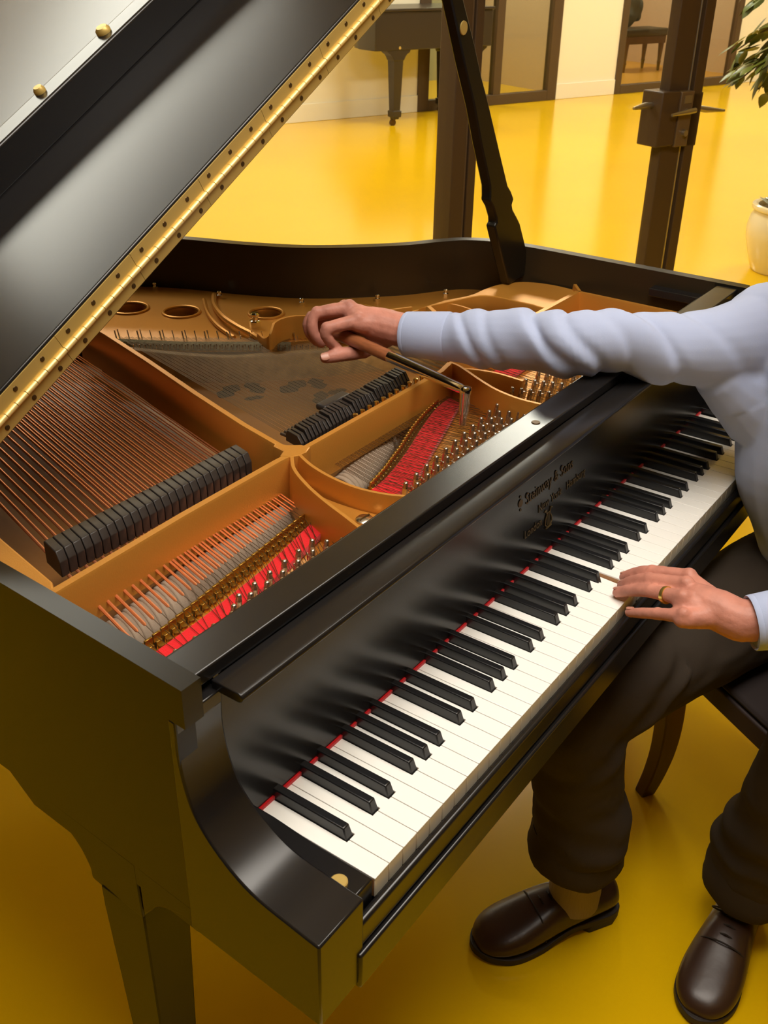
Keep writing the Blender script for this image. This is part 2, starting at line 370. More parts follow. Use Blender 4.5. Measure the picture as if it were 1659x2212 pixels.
# ============================================================ THE PIANO
piano = thing('grand_piano', 'black satin grand piano with raised lid and open gold plate, being tuned', 'piano', (0.62, 0.6, 0.0))
RIMZ, KT = 0.949, 0.73
RIM = [(-0.0925, 0.133), (-0.0860, 0.285), (-0.0795, 0.45), (-0.072, 0.70), (-0.064, 0.95), (-0.054, 1.20), (-0.044, 1.36), (-0.010, 1.50), (0.07, 1.605), (0.20, 1.655), (0.35, 1.655), (0.52, 1.60), (0.68, 1.51),
       (0.81, 1.37), (0.895, 1.245), (0.94, 1.16), (0.985, 1.04), (1.05, 0.922), (1.165, 0.806), (1.25, 0.752), (1.298, 0.712), (1.328, 0.65), (1.337, 0.56), (1.338, 0.45), (1.338, 0.30), (1.338, 0.129)]
rim_out = [(p.x, p.y) for p in smoothpath([(a, b, 0) for a, b in RIM], 5)]
rim_in = [(p[0], p[1]) for p in offset_path(rim_out, -0.0225)]
def fix_end(P):  # end caps flush with the arm fronts
    P[0] = (P[0][0], rim_out[0][1]); P[-1] = (P[-1][0], rim_out[-1][1]); return P
rim_in = fix_end(rim_in)
rim_in2 = fix_end([(p[0], p[1]) for p in offset_path(rim_out, -0.060)])   # inner rim ledge that carries the plate
b = MB(); n = len(rim_out)
def wall_strip(b, outer, inner, z0, z1):
    if not isinstance(z0, list): z0 = [z0] * len(outer)
    V = [[b.bm.verts.new((o[0], o[1], z)), b.bm.verts.new((o[0], o[1], z1)), b.bm.verts.new((i[0], i[1], z1)), b.bm.verts.new((i[0], i[1], z))] for o, i, z in zip(outer, inner, z0)]
    for i in range(len(V) - 1):
        for k in range(4): b.face([V[i][k], V[i + 1][k], V[i + 1][(k + 1) % 4], V[i][(k + 1) % 4]], k in (0, 2))
    b.face(V[0]); b.face(V[-1][::-1])
def cutfront(P):   # the rim stands 12 mm proud of the arm only above the shelf line
    def at_y(y, a, c): u = (y - a[1]) / (c[1] - a[1]); return (a[0] + u * (c[0] - a[0]), y)
    return [P[0], at_y(0.1455, P[0], P[1]), at_y(0.1456, P[0], P[1])] + P[1:-1] + [at_y(0.1456, P[-2], P[-1]), at_y(0.1455, P[-2], P[-1]), P[-1]]
ro, ri = cutfront(rim_out), cutfront(rim_in)
zb_ = [0.907, 0.907] + [0.640 if p[1] < 0.44 else 0.668 for p in ro[2:-2]] + [0.907, 0.907]
wall_strip(b, ro, ri, zb_, RIMZ)
rim = b.build('rim', M['black_side'], piano, 0.0025)
rim.data.materials.append(M['rim_in'])
for f in rim.data.polygons:   # browner colour inside the rim paints in the glow reflected by the gold plate
    c = f.center
    if abs(f.normal.z) < .3 and c.y > 0.2 and f.normal.xy.dot(Vector((0.62, 0.75)) - c.xy) > 0.02: f.material_index = 1
b = MB(); k0 = [k for k, p in enumerate(rim_in) if p[1] > 0.165]; wall_strip(b, [rim_in[k] for k in k0], [rim_in2[k] for k in k0], 0.69, 0.833); b.build('inner_rim', M['black_side'], piano)
# key bed, arms, cheeks
b = MB(); b.prism([(-0.075, -0.006), (1.315, -0.006), (1.315, 0.46), (-0.062, 0.46)], lambda x, y: (x, y, 0.640), lambda x, y: (x, y, 0.6682)); b.box(-0.04, 1.285, 0.02, 0.40, 0.668, 0.690); b.build('key_bed', M['black_side'], piano, 0.002)
ARM = [(-0.014, 0.640), (-0.014, 0.7485), (0.015, 0.7505), (0.066, 0.7565), (0.103, 0.776), (0.129, 0.803), (0.141, 0.834), (0.146, 0.869), (0.1455, 0.894), (0.1455, 0.908), (0.1555, 0.908), (0.1555, 0.640)]
arm_top = smoothpath([(0, y, z) for y, z in ARM[1:9]], 5)
arm_prof = [ARM[0]] + [(p.y, p.z) for p in arm_top] + ARM[9:]
for x0, x1 in ((-0.0930, -0.0355), (1.2775, 1.3382)):
    b = MB(); b.prism(arm_prof, lambda y, z, x=x0: (x + (0.0425 * (y - 0.133) if x < 0 else 0), y, z), lambda y, z, x=x1: (x, y, z), True); a = b.build('arm', M['black'], piano, 0.0022)
for s, xo, xi in ((1, -0.0745, -0.047), (-1, 1.320, 1.29)):   # notch block that carries the lid front and the shelf
    b = MB(); x0, x1 = min(xo, xi), max(xo, xi)
    b.box(x0, x1, 0.1332, 0.30, 0.9072, 0.922)
    b.build('arm_cap', M['black'], piano, 0.0015)
# cheek blocks beside the keys
for x0, x1, bx in ((-0.0355, -0.0045, -0.0285), (1.2265, 1.2775, 1.262)):
    b = MB(); pr = [(-0.001, 0.690), (-0.001, 0.7365), (0.075, 0.7375), (0.118, 0.741), (0.160, 0.741), (0.160, 0.690)]
    b.prism(pr, lambda y, z: (x0, y, z), lambda y, z: (x1, y, z)); blk = b.build('key_block', M['black'], piano, 0.002)
    b = MB(); b.lathe([(0, 0.7368), (0.0085, 0.7368), (0.0085, 0.7405), (0.0075, 0.7413), (0, 0.7413)], (bx, 0.020, 0), 20)
    s = b.build('block_screw', M['brass'], blk); s['label'] = 'round brass screw head on the key block'
# key slip and front rail
b = MB(); b.box(-0.0405, 1.272, -0.0125, -0.0025, 0.682, 0.7135); b.build('key_slip', M['black'], piano, 0.004, 3)
b = MB(); b.box(-0.0445, 1.276, -0.0175, 0.0, 0.634, 0.680); b.build('front_rail', M['black'], piano, 0.003, 3)
# stretcher and fallboard
b = MB(); b.box(-0.070, 1.314, 0.1415, 0.1805, 0.930, 0.9455); st = b.build('stretcher', M['black'], piano, 0.0018)
b = MB(); b.lathe([(0, 0), (0.0062, 0), (0.0055, 0.0012), (0, 0.0012)], (0.567, 0.157, 0.9453), 16); b.build('stretcher_screw', M['screw_dark'], st)
b = MB(); b.box(-0.060, 1.305, 0.1835, 0.196, 0.842, 0.930); b.build('stretcher_back', M['black_side'], piano)
FB = [(0.1425, 0.7345), (0.1445, 0.765), (0.1485, 0.81), (0.1535, 0.855), (0.1570, 0.900), (0.1575, 0.9285), (0.176, 0.9285), (0.176, 0.7345)]
b = MB(); b.prism(FB, lambda y, z: (-0.0335, y, z), lambda y, z: (1.272, y, z), False); fall = b.build('fallboard', M['black'], piano, 0.0006)
LPF = [(0.1408, 0.9205), (0.1100, 0.9205), (0.1058, 0.9222), (0.1040, 0.9258), (0.1056, 0.9293), (0.1095, 0.9310), (0.1408, 0.9310)]
b = MB(); b.prism(LPF, lambda y, z: (-0.0515, y, z), lambda y, z: (1.290, y, z), True); b.prism([(0.14, 0.9200), (0.14, 0.9285), (0.158, 0.9285), (0.158, 0.9200)], lambda y, z: (-0.0335, y, z), lambda y, z: (1.272, y, z)); b.build('fallboard_lip', M['black'], fall, 0.0012)
b = MB(); b.box(-0.002, 1.224, 0.1403, 0.1455, 0.7295, 0.7338); fs = b.build('felt_strip', M['felt_red'], piano); fs['label'] = 'thin red felt strip behind the keys'
def text_mesh(name, txt, size, mats, parent, origin, ux, uy, shear=0.0, extr=0.0003, align='LEFT', sx=1.0):
    cu = bpy.data.curves.new(name, 'FONT'); cu.body = txt; cu.size = size; cu.shear = shear; cu.extrude = extr; cu.align_x = align; cu.space_character = 1.05
    o = bpy.data.objects.new(name, cu); COL.objects.link(o); me = baked(o); bpy.data.objects.remove(o); bpy.data.curves.remove(cu)
    ux = Vector(ux).normalized(); uy = Vector(uy).normalized(); uz = ux.cross(uy); og = Vector(origin)
    for v in me.vertices: v.co = og + ux * v.co.x * sx + uy * v.co.y + uz * v.co.z
    me.name = name
    return link(name, me, mats, parent)
uyf = (0, 0.09, 1)
def fy(z): return 0.1485 + (z - 0.81) * 0.111 - 0.0006
for txt, x, z, sz, sx in (('Steinway & Sons', 0.548, 0.8330, 0.0235, 0.86), ('New York', 0.583, 0.8055, 0.0175, 0.9), ('Hamburg', 0.668, 0.8055, 0.0175, 0.9), ('London', 0.543, 0.7835, 0.0175, 0.9)):
    text_mesh('lettering', txt, sz, M['gilt'], fall, (x, fy(z), z), (1, 0, 0), uyf, 0.0, 0.0003, 'LEFT', sx)
b = MB()   # round flourish before the name, and the lyre emblem
for cx, cz, r in ((0.534, 0.8415, 0.0058), (0.534, 0.851, 0.002), (0.534, 0.832, 0.002)):
    b.lathe([(0, 0), (r, 0), (r, 0.0006), (0, 0.0006)], (cx, fy(cz) + 0.0003, cz), 14, (0, -1, 0.09))
b.build('flourish', M['gilt'], fall)
b = MB()
ly = lambda x, z: (0.613 + x, fy(0.772 + z), 0.772 + z)
for s in (-1, 1):
    b.tube([ly(s * .003, 0), ly(s * .010, .006), ly(s * .0085, .014), ly(s * .004, .021), ly(s * .0075, .028), ly(s * .011, .026)], 0.0011, 6)
for q in (-.003, 0, .003): b.tube([ly(q, .003), ly(q, .022)], 0.0005, 5)
b.tube([ly(-.008, 0), ly(.008, 0)], 0.0014, 6); b.tube([ly(-.006, .022), ly(.006, .022)], 0.0008, 6)
b.build('lyre_emblem', M['gilt'], fall)

# ---- keys
def oct_white(i): return (i + 5) % 7      # 0 A0 -> 5 (A of a C-based octave)
BLK = {0: 0.0, 1: 0.0, 3: 0.0, 4: 0.0, 5: 0.0}
K = 0.0235
blacks = []          # centres of the black keys (x)
SH = {0: -0.0021, 1: 0.0021, 3: -0.0027, 4: 0.0, 5: 0.0027}
for i in range(51):
    o = oct_white(i)
    if o in SH: blacks.append((i + 1) * K + SH[o])
def white_mesh(i):
    x0, x1 = i * K + 0.0004, (i + 1) * K - 0.0004; hw = 0.0064; yn = 0.0478
    L = [c for c in blacks if abs(c - x0) < 0.009]; R = [c for c in blacks if abs(c - x1) < 0.009]
    xl = L[0] + hw if L else x0; xr = R[0] - hw if R else x1
    P = [(x0, 0.0), (x1, 0.0)]
    if R: P += [(x1, yn), (xr, yn)]
    P += [(xr, 0.162), (xl, 0.162)]
    if L: P += [(xl, yn), (x0, yn)]
    return [(p[0] - i * K, p[1]) for p in P]
kcache = {}
def sig(i):
    L = [round(c - i * K, 4) for c in blacks if abs(c - i * K) < 0.009 or abs(c - (i + 1) * K) < 0.009]
    return tuple(L)
first = True
for i in range(52):
    if sig(i) not in kcache:
        P = white_mesh(i); b = MB(); b.mi = 1
        b.prism([(p[0], p[1] + (0.0012 if p[1] < 0.01 else 0)) for p in P], lambda x, y: (x, y, 0.705), lambda x, y: (x, y, 0.7274)); b.mi = 2
        b.box(0.0006, K - 0.0006, 0.0002, 0.0013, 0.705, 0.7275); b.mi = 0
        b.prism(P, lambda x, y: (x, y, 0.7274), lambda x, y: (x, y, KT))
        k = b.build('white_key', [M['ivory'], M['key_wood'], M['key_front']], piano, 0.0007, 2, (i * K, 0, 0)); kcache[sig(i)] = k
    else:
        k = copy_part(kcache[sig(i)], (i * K, 0, 0))
    if i == 25: pressed = k
# the pressed key dips about a balance point behind the fallboard
a = 0.0095 / 0.235
pressed.rotation_euler = (a, 0, 0); pressed.location = (25 * K, 0.235 - 0.235 * math.cos(a) + 0.73 * math.sin(a), 0.73 - 0.73 * math.cos(a) - 0.235 * math.sin(a))
pressed['label'] = 'white key held down by the left hand'
b = MB(); hb, ht = 0.0060, 0.0046
V = b.hexa([(-hb, 0.0465, 0.722), (hb, 0.0465, 0.722), (hb, 0.161, 0.722), (-hb, 0.161, 0.722), (-ht, 0.0535, 0.7425), (ht, 0.0535, 0.7425), (ht, 0.161, 0.7425), (-ht, 0.161, 0.7425)])
bk = None
for c in blacks:
    if bk is None: bk = b.build('black_key', M['ebony'], piano, 0.0014, 3, (c, 0, 0))
    else: copy_part(bk, (c, 0, 0))

# ---- soundboard, plate
ST = 0.895     # top of the plate struts
SZ = 0.850     # string plane
inner_poly = [p for p in rim_in2 if p[1] > 0.30]
flat_shape('soundboard', [[(inner_poly[0][0], 0.40)] + [p for p in inner_poly if p[1] > 0.40] + [(inner_poly[-1][0], 0.40)]], 0.788, 0.798, M['board'], piano)
sb = bpy.data.objects['soundboard']
# faded dark foliage print on the soundboard
def leafpoly(cx, cy, L, w, ang):
    P = []
    for k in range(16):
        t = k / 16 * 2 * PI; u = math.cos(t); v = math.sin(t) * (0.55 + 0.45 * math.cos(3 * t) ** 2)
        x = u * L; y = v * w; P.append((cx + x * math.cos(ang) - y * math.sin(ang), cy + x * math.sin(ang) + y * math.cos(ang)))
    return P
b = MB()
for q in ((0.650, 0.790, .032, .020, .3), (0.690, 0.765, .030, .018, 1.2), (0.735, 0.715, .034, .022, .1), (0.772, 0.690, .026, .018, 1.0), (0.725, 0.645, .030, .016, .6), (0.765, 0.640, .020, .012, -.3), (0.655, 0.735, .018, .010, -.5), (0.80, 0.745, .028, .016, .4)):
    P = leafpoly(*q); b.prism(P, lambda x, y: (x, y, 0.7981), lambda x, y: (x, y, 0.7984))
dc = b.build('printed_emblem', M['decal'], sb); dc['label'] = 'faded dark leafy print on the soundboard'

# web of the plate in front of the agraffes (carries the pins)
pin_web = [(-0.058, 0.17), (1.302, 0.17), (1.302, 0.44), (1.10, 0.445), (0.80, 0.428), (0.757, 0.416), (0.683, 0.402), (0.63, 0.388), (0.557, 0.362), (0.489, 0.341), (0.445, 0.331), (0.40, 0.36), (0.345, 0.353), (0.257, 0.341), (0.125, 0.319), (0.067, 0.312), (0.0, 0.307), (-0.058, 0.306)]
pw = flat_shape('plate', [pin_web], 0.812, 0.8365, M['gold'], piano, 0.0015)
plate = pw
flat_shape('pin_block', [[(-0.02, 0.232), (0.275, 0.236), (0.275, 0.296), (-0.02, 0.292)]], 0.8366, 0.8376, M['wood_raw'], plate)
# struts
def strut(pts, w, z0, z1, taper=0.6, name=None):   # a wall with a rounded top edge
    b = MB(); L = offset_path(pts, w / 2); R = offset_path(pts, -w / 2); Lb = offset_path(pts, w / 2 * (1 + taper)); Rb = offset_path(pts, -w / 2 * (1 + taper))
    zt = z1 if isinstance(z1, list) else [z1] * len(pts)
    for i in range(len(pts)): pass
    R4 = []
    for l, r, lb, rb, z in zip(L, R, Lb, Rb, zt):
        lm = Vector((l[0], l[1], z - 0.0035)); rm = Vector((r[0], r[1], z - 0.0035)); c = (Vector((l[0], l[1], z)) + Vector((r[0], r[1], z))) / 2
        R4.append([Vector((lb[0], lb[1], z0)), lm, Vector((l[0], l[1], z)).lerp(c, 0.3), Vector((r[0], r[1], z)).lerp(c, 0.3), rm, Vector((rb[0], rb[1], z0))])
    b.rings(R4, False, True)
    return b
def path2(P, k=6): return [(p.x, p.y) for p in smoothpath([(x, y, 0) for x, y in P], k)]
strut([(-0.05, 0.404), (0.18, 0.4145), (0.355, 0.418), (0.392, 0.4165)], 0.0125, 0.838, ST).build('plate_strut', M['gold'], plate)
strut([(0.392, 0.4165), (0.402, 0.4150), (0.60, 0.4175), (0.752, 0.4195), (0.79, 0.428)], 0.0115, 0.838, [ST, ST, ST, ST, ST]).build('plate_strut', M['gold'], plate)
strut([(0.386, 0.42), (0.412, 0.53), (0.45, 0.66), (0.50, 0.82), (0.542, 0.965), (0.562, 1.05)], 0.0115, 0.826, ST).build('plate_strut', M['gold'], plate)
strut(path2([(0.384, 0.418), (0.352, 0.388), (0.327, 0.346), (0.308, 0.302), (0.294, 0.262), (0.281, 0.225), (0.272, 0.19)]), 0.0065, 0.830, ST).build('plate_strut', M['gold'], plate)
strut(path2([(0.390, 0.414), (0.372, 0.376), (0.361, 0.332), (0.3585, 0.291), (0.366, 0.255), (0.379, 0.226), (0.392, 0.19)]), 0.0065, 0.830, ST).build('plate_strut', M['gold'], plate)
strut(path2([(0.792, 0.43), (0.790, 0.414), (0.777, 0.387), (0.760, 0.356), (0.741, 0.316), (0.732, 0.282), (0.730, 0.255), (0.733, 0.225), (0.738, 0.19)]), 0.0065, 0.830, ST).build('plate_strut', M['gold'], plate)
strut(path2([(0.80, 0.428), (0.815, 0.400), (0.825, 0.36), (0.822, 0.31)]), 0.0065, 0.830, ST - 0.012).build('plate_strut', M['gold'], plate)
strut([(0.79, 0.428), (0.93, 0.50), (1.02, 0.62)], 0.0115, 0.838, ST - 0.004).build('plate_strut', M['gold'], plate)
strut([(0.795, 0.430), (0.95, 0.434), (1.10, 0.434), (1.268, 0.435)], 0.0125, 0.838, ST).build('plate_strut', M['gold'], plate)
strut([(1.270, 0.436), (1.2695, 0.33), (1.268, 0.19)], 0.008, 0.838, ST).build('plate_strut', M['gold'], plate)
strut([(1.270, 0.430), (1.308, 0.460)], 0.008, 0.838, ST).build('plate_strut', M['gold'], plate)
# star where the struts meet
flat_shape('plate_hub', [[(0.366, 0.424), (0.372, 0.410), (0.383, 0.405), (0.396, 0.403), (0.412, 0.409), (0.410, 0.424), (0.398, 0.438), (0.393, 0.455), (0.383, 0.450), (0.380, 0.430)]], 0.845, ST + 0.0006, M['gold'], plate, 0.002)
# web between the two forward fins with the big screw
web = flat_shape('plate_web', [path2([(0.376, 0.392), (0.354, 0.350), (0.352, 0.300), (0.360, 0.250), (0.376, 0.20), (0.284, 0.20), (0.297, 0.258), (0.312, 0.304), (0.330, 0.346), (0.352, 0.380), (0.376, 0.392)], 3)[:-1]], 0.8366, 0.868, M['gold'], plate, 0.0015)
b = MB(); c = (0.336, 0.262, 0.8682)
b.lathe([(0, 0), (0.0115, 0), (0.0115, 0.002), (0.009, 0.0042), (0, 0.0048)], c, 22); b.mi = 1
b.box(c[0] - 0.0095, c[0] + 0.0095, c[1] - 0.0011, c[1] + 0.0011, c[2] + 0.0044, c[2] + 0.0052)
b.build('plate_screw', [M['pin'], M['screw_dark']], web)
text_mesh('cast_letter', 'M', 0.016, M['ink'], web, (0.318, 0.283, 0.8683), (1, 0.05, 0), (-0.05, 1, 0), 0, 0.0004)
# raised treble flange, bass flange
hump = [(1.017, 0.640)] + path2([(1.09, 0.628), (1.146, 0.607), (1.194, 0.605), (1.243, 0.598), (1.278, 0.579), (1.300, 0.552), (1.311, 0.507), (1.307, 0.450)], 4) + [(1.27, 0.438)] + path2([(1.165, 0.440), (1.166, 0.468), (1.169, 0.482), (1.1685, 0.518), (1.169, 0.555), (1.155, 0.588), (1.10, 0.610)], 4)
flat_shape('plate_flange', [hump], 0.850, 0.884, M['gold'], plate, 0.003)
flat_shape('plate_flange', [[(-0.062, 0.30), (-0.040, 0.38), (-0.012, 0.40), (-0.006, 0.415), (0.010, 0.440), (0.032, 0.555), (0.055, 0.66), (0.09, 0.85), (0.06, 0.95), (-0.055, 0.95)]], 0.838, 0.880, M['gold'], plate, 0.003)
flat_shape('plate_flange', [[(1.272, 0.436), (1.31, 0.436), (1.31, 0.19), (1.270, 0.19)]], 0.838, 0.876, M['gold'], plate, 0.002)
# hitch plate at the back with its round holes
inn = [p for p in rim_in2]
def near_i(y, right): return min(range(len(rim_in)), key=lambda k: abs(rim_in[k][1] - y) + (0 if (rim_in[k][0] > 0.4) == right else 9))
ia, ib = near_i(0.62, True), near_i(1.58, False)
edge = [rim_in[k] for k in range(min(ia, ib), max(ia, ib) + 1)]
if edge[0][1] < edge[-1][1]: edge = edge[::-1]     # from the tail to the treble
hitch = path2([(1.12, 0.585), (1.05, 0.625), (0.99, 0.66), (0.91, 0.705), (0.845, 0.752), (0.790, 0.796), (0.772, 0.824), (0.737, 0.868), (0.690, 0.928), (0.655, 0.985), (0.628, 1.035), (0.585, 1.14), (0.50, 1.27), (0.30, 1.36), (0.05, 1.33), (-0.035, 1.25)], 4)
holes = [circle(0.755, 1.150, 0.034, 28, 0.034), circle(0.802, 1.054, 0.033), circle(0.899, 0.920, 0.031), circle(1.03, 0.79, 0.026)]
edge2 = [e for e in edge if not (e[0] < 0.0 and e[1] > 1.58)]
loop = [(1.30, 0.60)] + hitch + [(-0.047, 1.30)]
tail = [p for p in rim_in if p[0] < 0.4 and p[1] > 1.30] + [p for p in rim_in if p[0] >= 0.4 and p[1] > 0.62]
loop = hitch + tail
flat_shape('hitch_plate', [loop] + holes, 0.826, 0.8455, M['gold'], plate, 0.002)
hp = bpy.data.objects['hitch_plate']
for cx, cy, r in ((0.755, 1.150, 0.0365), (0.802, 1.054, 0.0355), (0.899, 0.920, 0.0335), (1.03, 0.79, 0.028)):
    b = MB(); ring = [(cx + r * math.cos(t * 2 * PI / 32), cy + r * math.sin(t * 2 * PI / 32), 0.8462) for t in range(33)]
    b.tube(ring, 0.0034, 8, False); b.build('hole_rim', M['gold'], hp)
b = MB()   # cast ridge that curls round the big nut
b.tube(smoothpath([(0.915, 1.075, .848), (0.868, 1.030, .852), (0.832, 0.985, .856), (0.801, 0.935, .858), (0.783, 0.885, .857), (0.776, 0.845, .854), (0.772, 0.82, .848)], 6), [0.006] * 37, 8)
b.tube(smoothpath([(0.885, 1.075, .846), (0.838, 1.022, .849), (0.803, 0.975, .850), (0.775, 0.925, .850), (0.756, 0.872, .848)], 6), [0.0042] * 25, 8)
b.build('cast_ridge', M['gold'], hp)
fin = path2([(0.772, 0.826), (0.752, 0.790), (0.748, 0.776), (0.770, 0.786), (0.795, 0.791), (0.822, 0.784), (0.845, 0.760), (0.878, 0.728), (0.94, 0.680), (1.0, 0.645)], 6)
zt = [0.862 + 0.028 * min(1, max(0, (i - 4) / 14)) for i in range(len(fin))]
strut(fin, 0.0060, 0.838, zt, 0.5).build('plate_strut', M['gold'], plate)
strut(path2([(0.985, 0.652), (1.023, 0.640), (1.060, 0.632), (1.085, 0.617), (1.088, 0.591), (1.080, 0.551), (1.07, 0.50)], 5), 0.0055, 0.838, 0.880, 0.5).build('plate_strut', M['gold'], plate)
# nuts that hold the plate down
b = MB()
def nut(b, c, s):
    b.lathe([(0, 0), (0.0105 * s, 0), (0.0105 * s, 0.011 * s), (0.0085 * s, 0.013 * s), (0.006 * s, 0.0135 * s)], c, 6, None, False)
    b.lathe([(0.0055 * s, 0), (0.0055 * s, 0.018 * s), (0.0085 * s, 0.0205 * s), (0.0085 * s, 0.0245 * s), (0.006 * s, 0.027 * s), (0, 0.027 * s)], c, 12)
nuts = [(0.828, 0.885, 0.8455, 1.05), (0.874, 1.205, 0.8455, 0.55), (0.915, 1.06, 0.8455, 0.55), (0.984, 0.90, 0.8455, 0.55), (1.098, 0.795, 0.8455, 0.55), (1.212, 0.703, 0.8455, 0.6)]
for x, y, z, s in nuts:
    b = MB(); nut(b, (x, y, z), s); b.build('plate_nut', M['chrome'], plate)
# capstans on the far half of the tenor strut
b = MB()
for k in range(11):
    x = 0.548 + 0.0185 * k; b.lathe([(0, 0), (0.0028, 0), (0.0028, .007), (0.0038, .008), (0.0038, .012), (0, .013)], (x, 0.4365 + 0.0007 * k, 0.876), 8)
b.mi = 1; b.box(0.535, 0.765, 0.424, 0.444, 0.864, 0.877)
b.build('capstan_rail', [M['brass2'], M['gold']], plate)
# bridges
def bridge(P, w, z0, z1, name):
    b = strut(path2(P, 5), w, z0, z1, 0.15); b.build(name, M['bridge'], piano)
bridge([(0.585, 1.035), (0.612, 0.966), (0.645, 0.886), (0.687, 0.815), (0.75, 0.760), (0.815, 0.706), (0.90, 0.640), (0.99, 0.575), (1.09, 0.515), (1.20, 0.475)], 0.018, 0.798, 0.846, 'treble_bridge')
bridge([(0.16, 1.05), (0.28, 1.14), (0.42, 1.18), (0.49, 1.12)], 0.02, 0.798, 0.846, 'bass_bridge')
b = strut([(p[0] - 0.010, p[1] - 0.006) for p in path2([(0.806, 0.776), (0.776, 0.815), (0.737, 0.866), (0.690, 0.926), (0.655, 0.983), (0.626, 1.033)], 4)], 0.020, 0.838, 0.8485, 0.0); b.build('string_felt', M['felt_strip'], piano)

# ---- notes: agraffe point, direction, number of strings
class Note: pass
notes = []
for i in range(26):
    q = Note(); q.sec = 'bass'; q.x = 0.0095 + 0.01282 * i; q.y = 0.3075 + 0.00165 * i
    q.n = 1 if i < 9 else 2; q.d = Vector((0.272, 1.0)); q.yb = 1.10 + 0.04 * math.sin(i / 25 * PI); q.rw = 0.0021 - 0.000040 * i; notes.append(q)
for i in range(34):
    t = i / 33; q = Note(); q.sec = 'tenor'; q.x = 0.4455 + 0.3125 * t
    AG = [(0.4455, 0.331), (0.489, 0.3415), (0.557, 0.3625), (0.630, 0.3885), (0.683, 0.4025), (0.758, 0.4175)]
    for a, c in zip(AG, AG[1:]):
        if a[0] <= q.x <= c[0] + 1e-6: u = (q.x - a[0]) / (c[0] - a[0]); q.y = a[1] + u * (c[1] - a[1])
    q.n = 3; hx = 0.626 + 0.20 * t; hy = 1.033 - 0.27 * t
    q.d = Vector(((hx - q.x) / (hy - q.y), 1.0)); q.yb = hy; q.rw = 0.00036; notes.append(q)
for i in range(28):
    t = i / 27; q = Note(); q.sec = 'treble'; q.x = 0.835 + 0.38 * t; q.y = 0.425 + 0.012 * t
    q.n = 3; q.d = Vector((0.20, 1.0)); q.yb = 0.72 - 0.23 * t; q.rw = 0.0005; notes.append(q)
# tuning pins, front to back rows
pins = {'bass': [], 'tenor': [], 'treble': []}
for k in range(11): pins['bass'].append((0.0075 + 0.0269 * k, 0.2545))
for k in range(7): pins['bass'].append((0.0995 + 0.0271 * k, 0.2625 + 0.0006 * k))
for k in range(6): pins['bass'].append((0.117 + 0.0271 * k, 0.2715 + 0.0018 * k))
for k in range(11): pins['bass'].append((0.002 + 0.027 * k, 0.2395))
for k in range(9): pins['bass'].append((0.02 + 0.027 * k, 0.2265))
for k in range(11):
    for r in range(9): pins['tenor'].append((0.437 + 0.0296 * k + 0.0085 * r * (1 if r < 4 else .6), 0.274 + 0.0034 * k - 0.0122 * r))
pins['tenor'] += [(0.430 + 0.0296 * k, 0.20) for k in (0, 1, 2)]
for k in range(10):
    for r in range(9): pins['treble'].append((0.805 + 0.0440 * k + 0.010 * r * .5, 0.322 - 0.0135 * r))
strings = []
for sec in ('bass', 'tenor', 'treble'):
    ss = []
    for q in notes:
        if q.sec != sec: continue
        sp = {1: [0], 2: [-.0024, .0024], 3: [-.0024, 0, .0024]}[q.n]
        for dx in sp: ss.append((q, dx))
    pp = sorted(pins[sec], key=lambda p: p[0] + 0.35 * (0.30 - p[1]))[:len(ss)]
    for (q, dx), p in zip(ss, pp): strings.append((q, dx, p))
PINZ = 0.8375
def pin_mesh(b, x, y):
    tilt = -0.10
    top = Vector((x, y + tilt * 0.036, PINZ + 0.0365)); ax = (top - Vector((x, y, PINZ))).normalized()
    b.lathe([(0.0039, 0), (0.0039, 0.009), (0.0051, 0.0095), (0.0051, 0.0175), (0.0039, 0.018), (0.0038, 0.030)], (x, y, PINZ), 10, ax)
    b.lathe([(0.0038, 0.030), (0.0032, 0.0315), (0.0033, 0.036), (0.0028, 0.0378), (0.0016, 0.0388), (0, 0.039)], (x, y, PINZ), 10, ax)
order = sorted(range(len(strings)), key=lambda k: (strings[k][2][0] - CAM.x) ** 2 + (strings[k][2][1] - CAM.y) ** 2 - (4 if strings[k][2][1] > 0.235 else 0) + (9 if strings[k][0].sec == 'treble' else 0))
near = set(order[:100]); rest = MB(); p0 = None
for k, (q, dx, p) in enumerate(strings):
    if k in near:
        if p0 is None: b = MB(); pin_mesh(b, 0, 0); p0 = b.build('tuning_pin', M['pin'], piano, 0, 2, (p[0], p[1], 0))
        else: copy_part(p0, (p[0], p[1], 0))
    else: pin_mesh(rest, p[0], p[1])
o = rest.build('tuning_pin', M['pin'], piano); o['kind'] = 'stuff'; o['label'] = 'the remaining tuning pins of the middle and treble'
def string_mesh(b, q, dx, p):
    b.mi = 1 if q.sec == 'bass' else 0
    A = Vector((q.x + dx, q.y, SZ)); D = Vector((q.d.x, 1, 0))
    coil = Vector((p[0] + (0.0044 if dx >= 0 else -0.0044), p[1], PINZ + 0.0125))
    rs = 0.00038
    b.tube([coil, A - D * 0.004], rs, 5, False)
    if q.sec == 'bass':
        E = A + D * (q.yb - q.y) + Vector((0, 0, 0.004))
        w0 = A + D * 0.022 + Vector((0, 0, 0.0002))
        b.tube([A - D * 0.004, w0], rs, 5, False); b.mi = 0
        b.tube([w0, w0 + D * 0.003, E], [rs * 1.2, q.rw, q.rw], 7, False)
    else:
        E = A + D * (q.yb - q.y); b.tube([A - D * 0.004, E], q.rw, 5, False)
order = sorted(range(len(strings)), key=lambda k: (0 if strings[k][0].sec == 'bass' else 1 if strings[k][0].sec == 'tenor' else 2, k))
near = set(order[:100]); rest = MB()
for k, (q, dx, p) in enumerate(strings):
    mats = [M['copper'], M['steel']] if q.sec == 'bass' else [M['steel']]
    if k in near:
        b = MB(); string_mesh(b, q, dx, p); o = b.build('string', mats, piano)
    else: string_mesh(rest, q, dx, p)
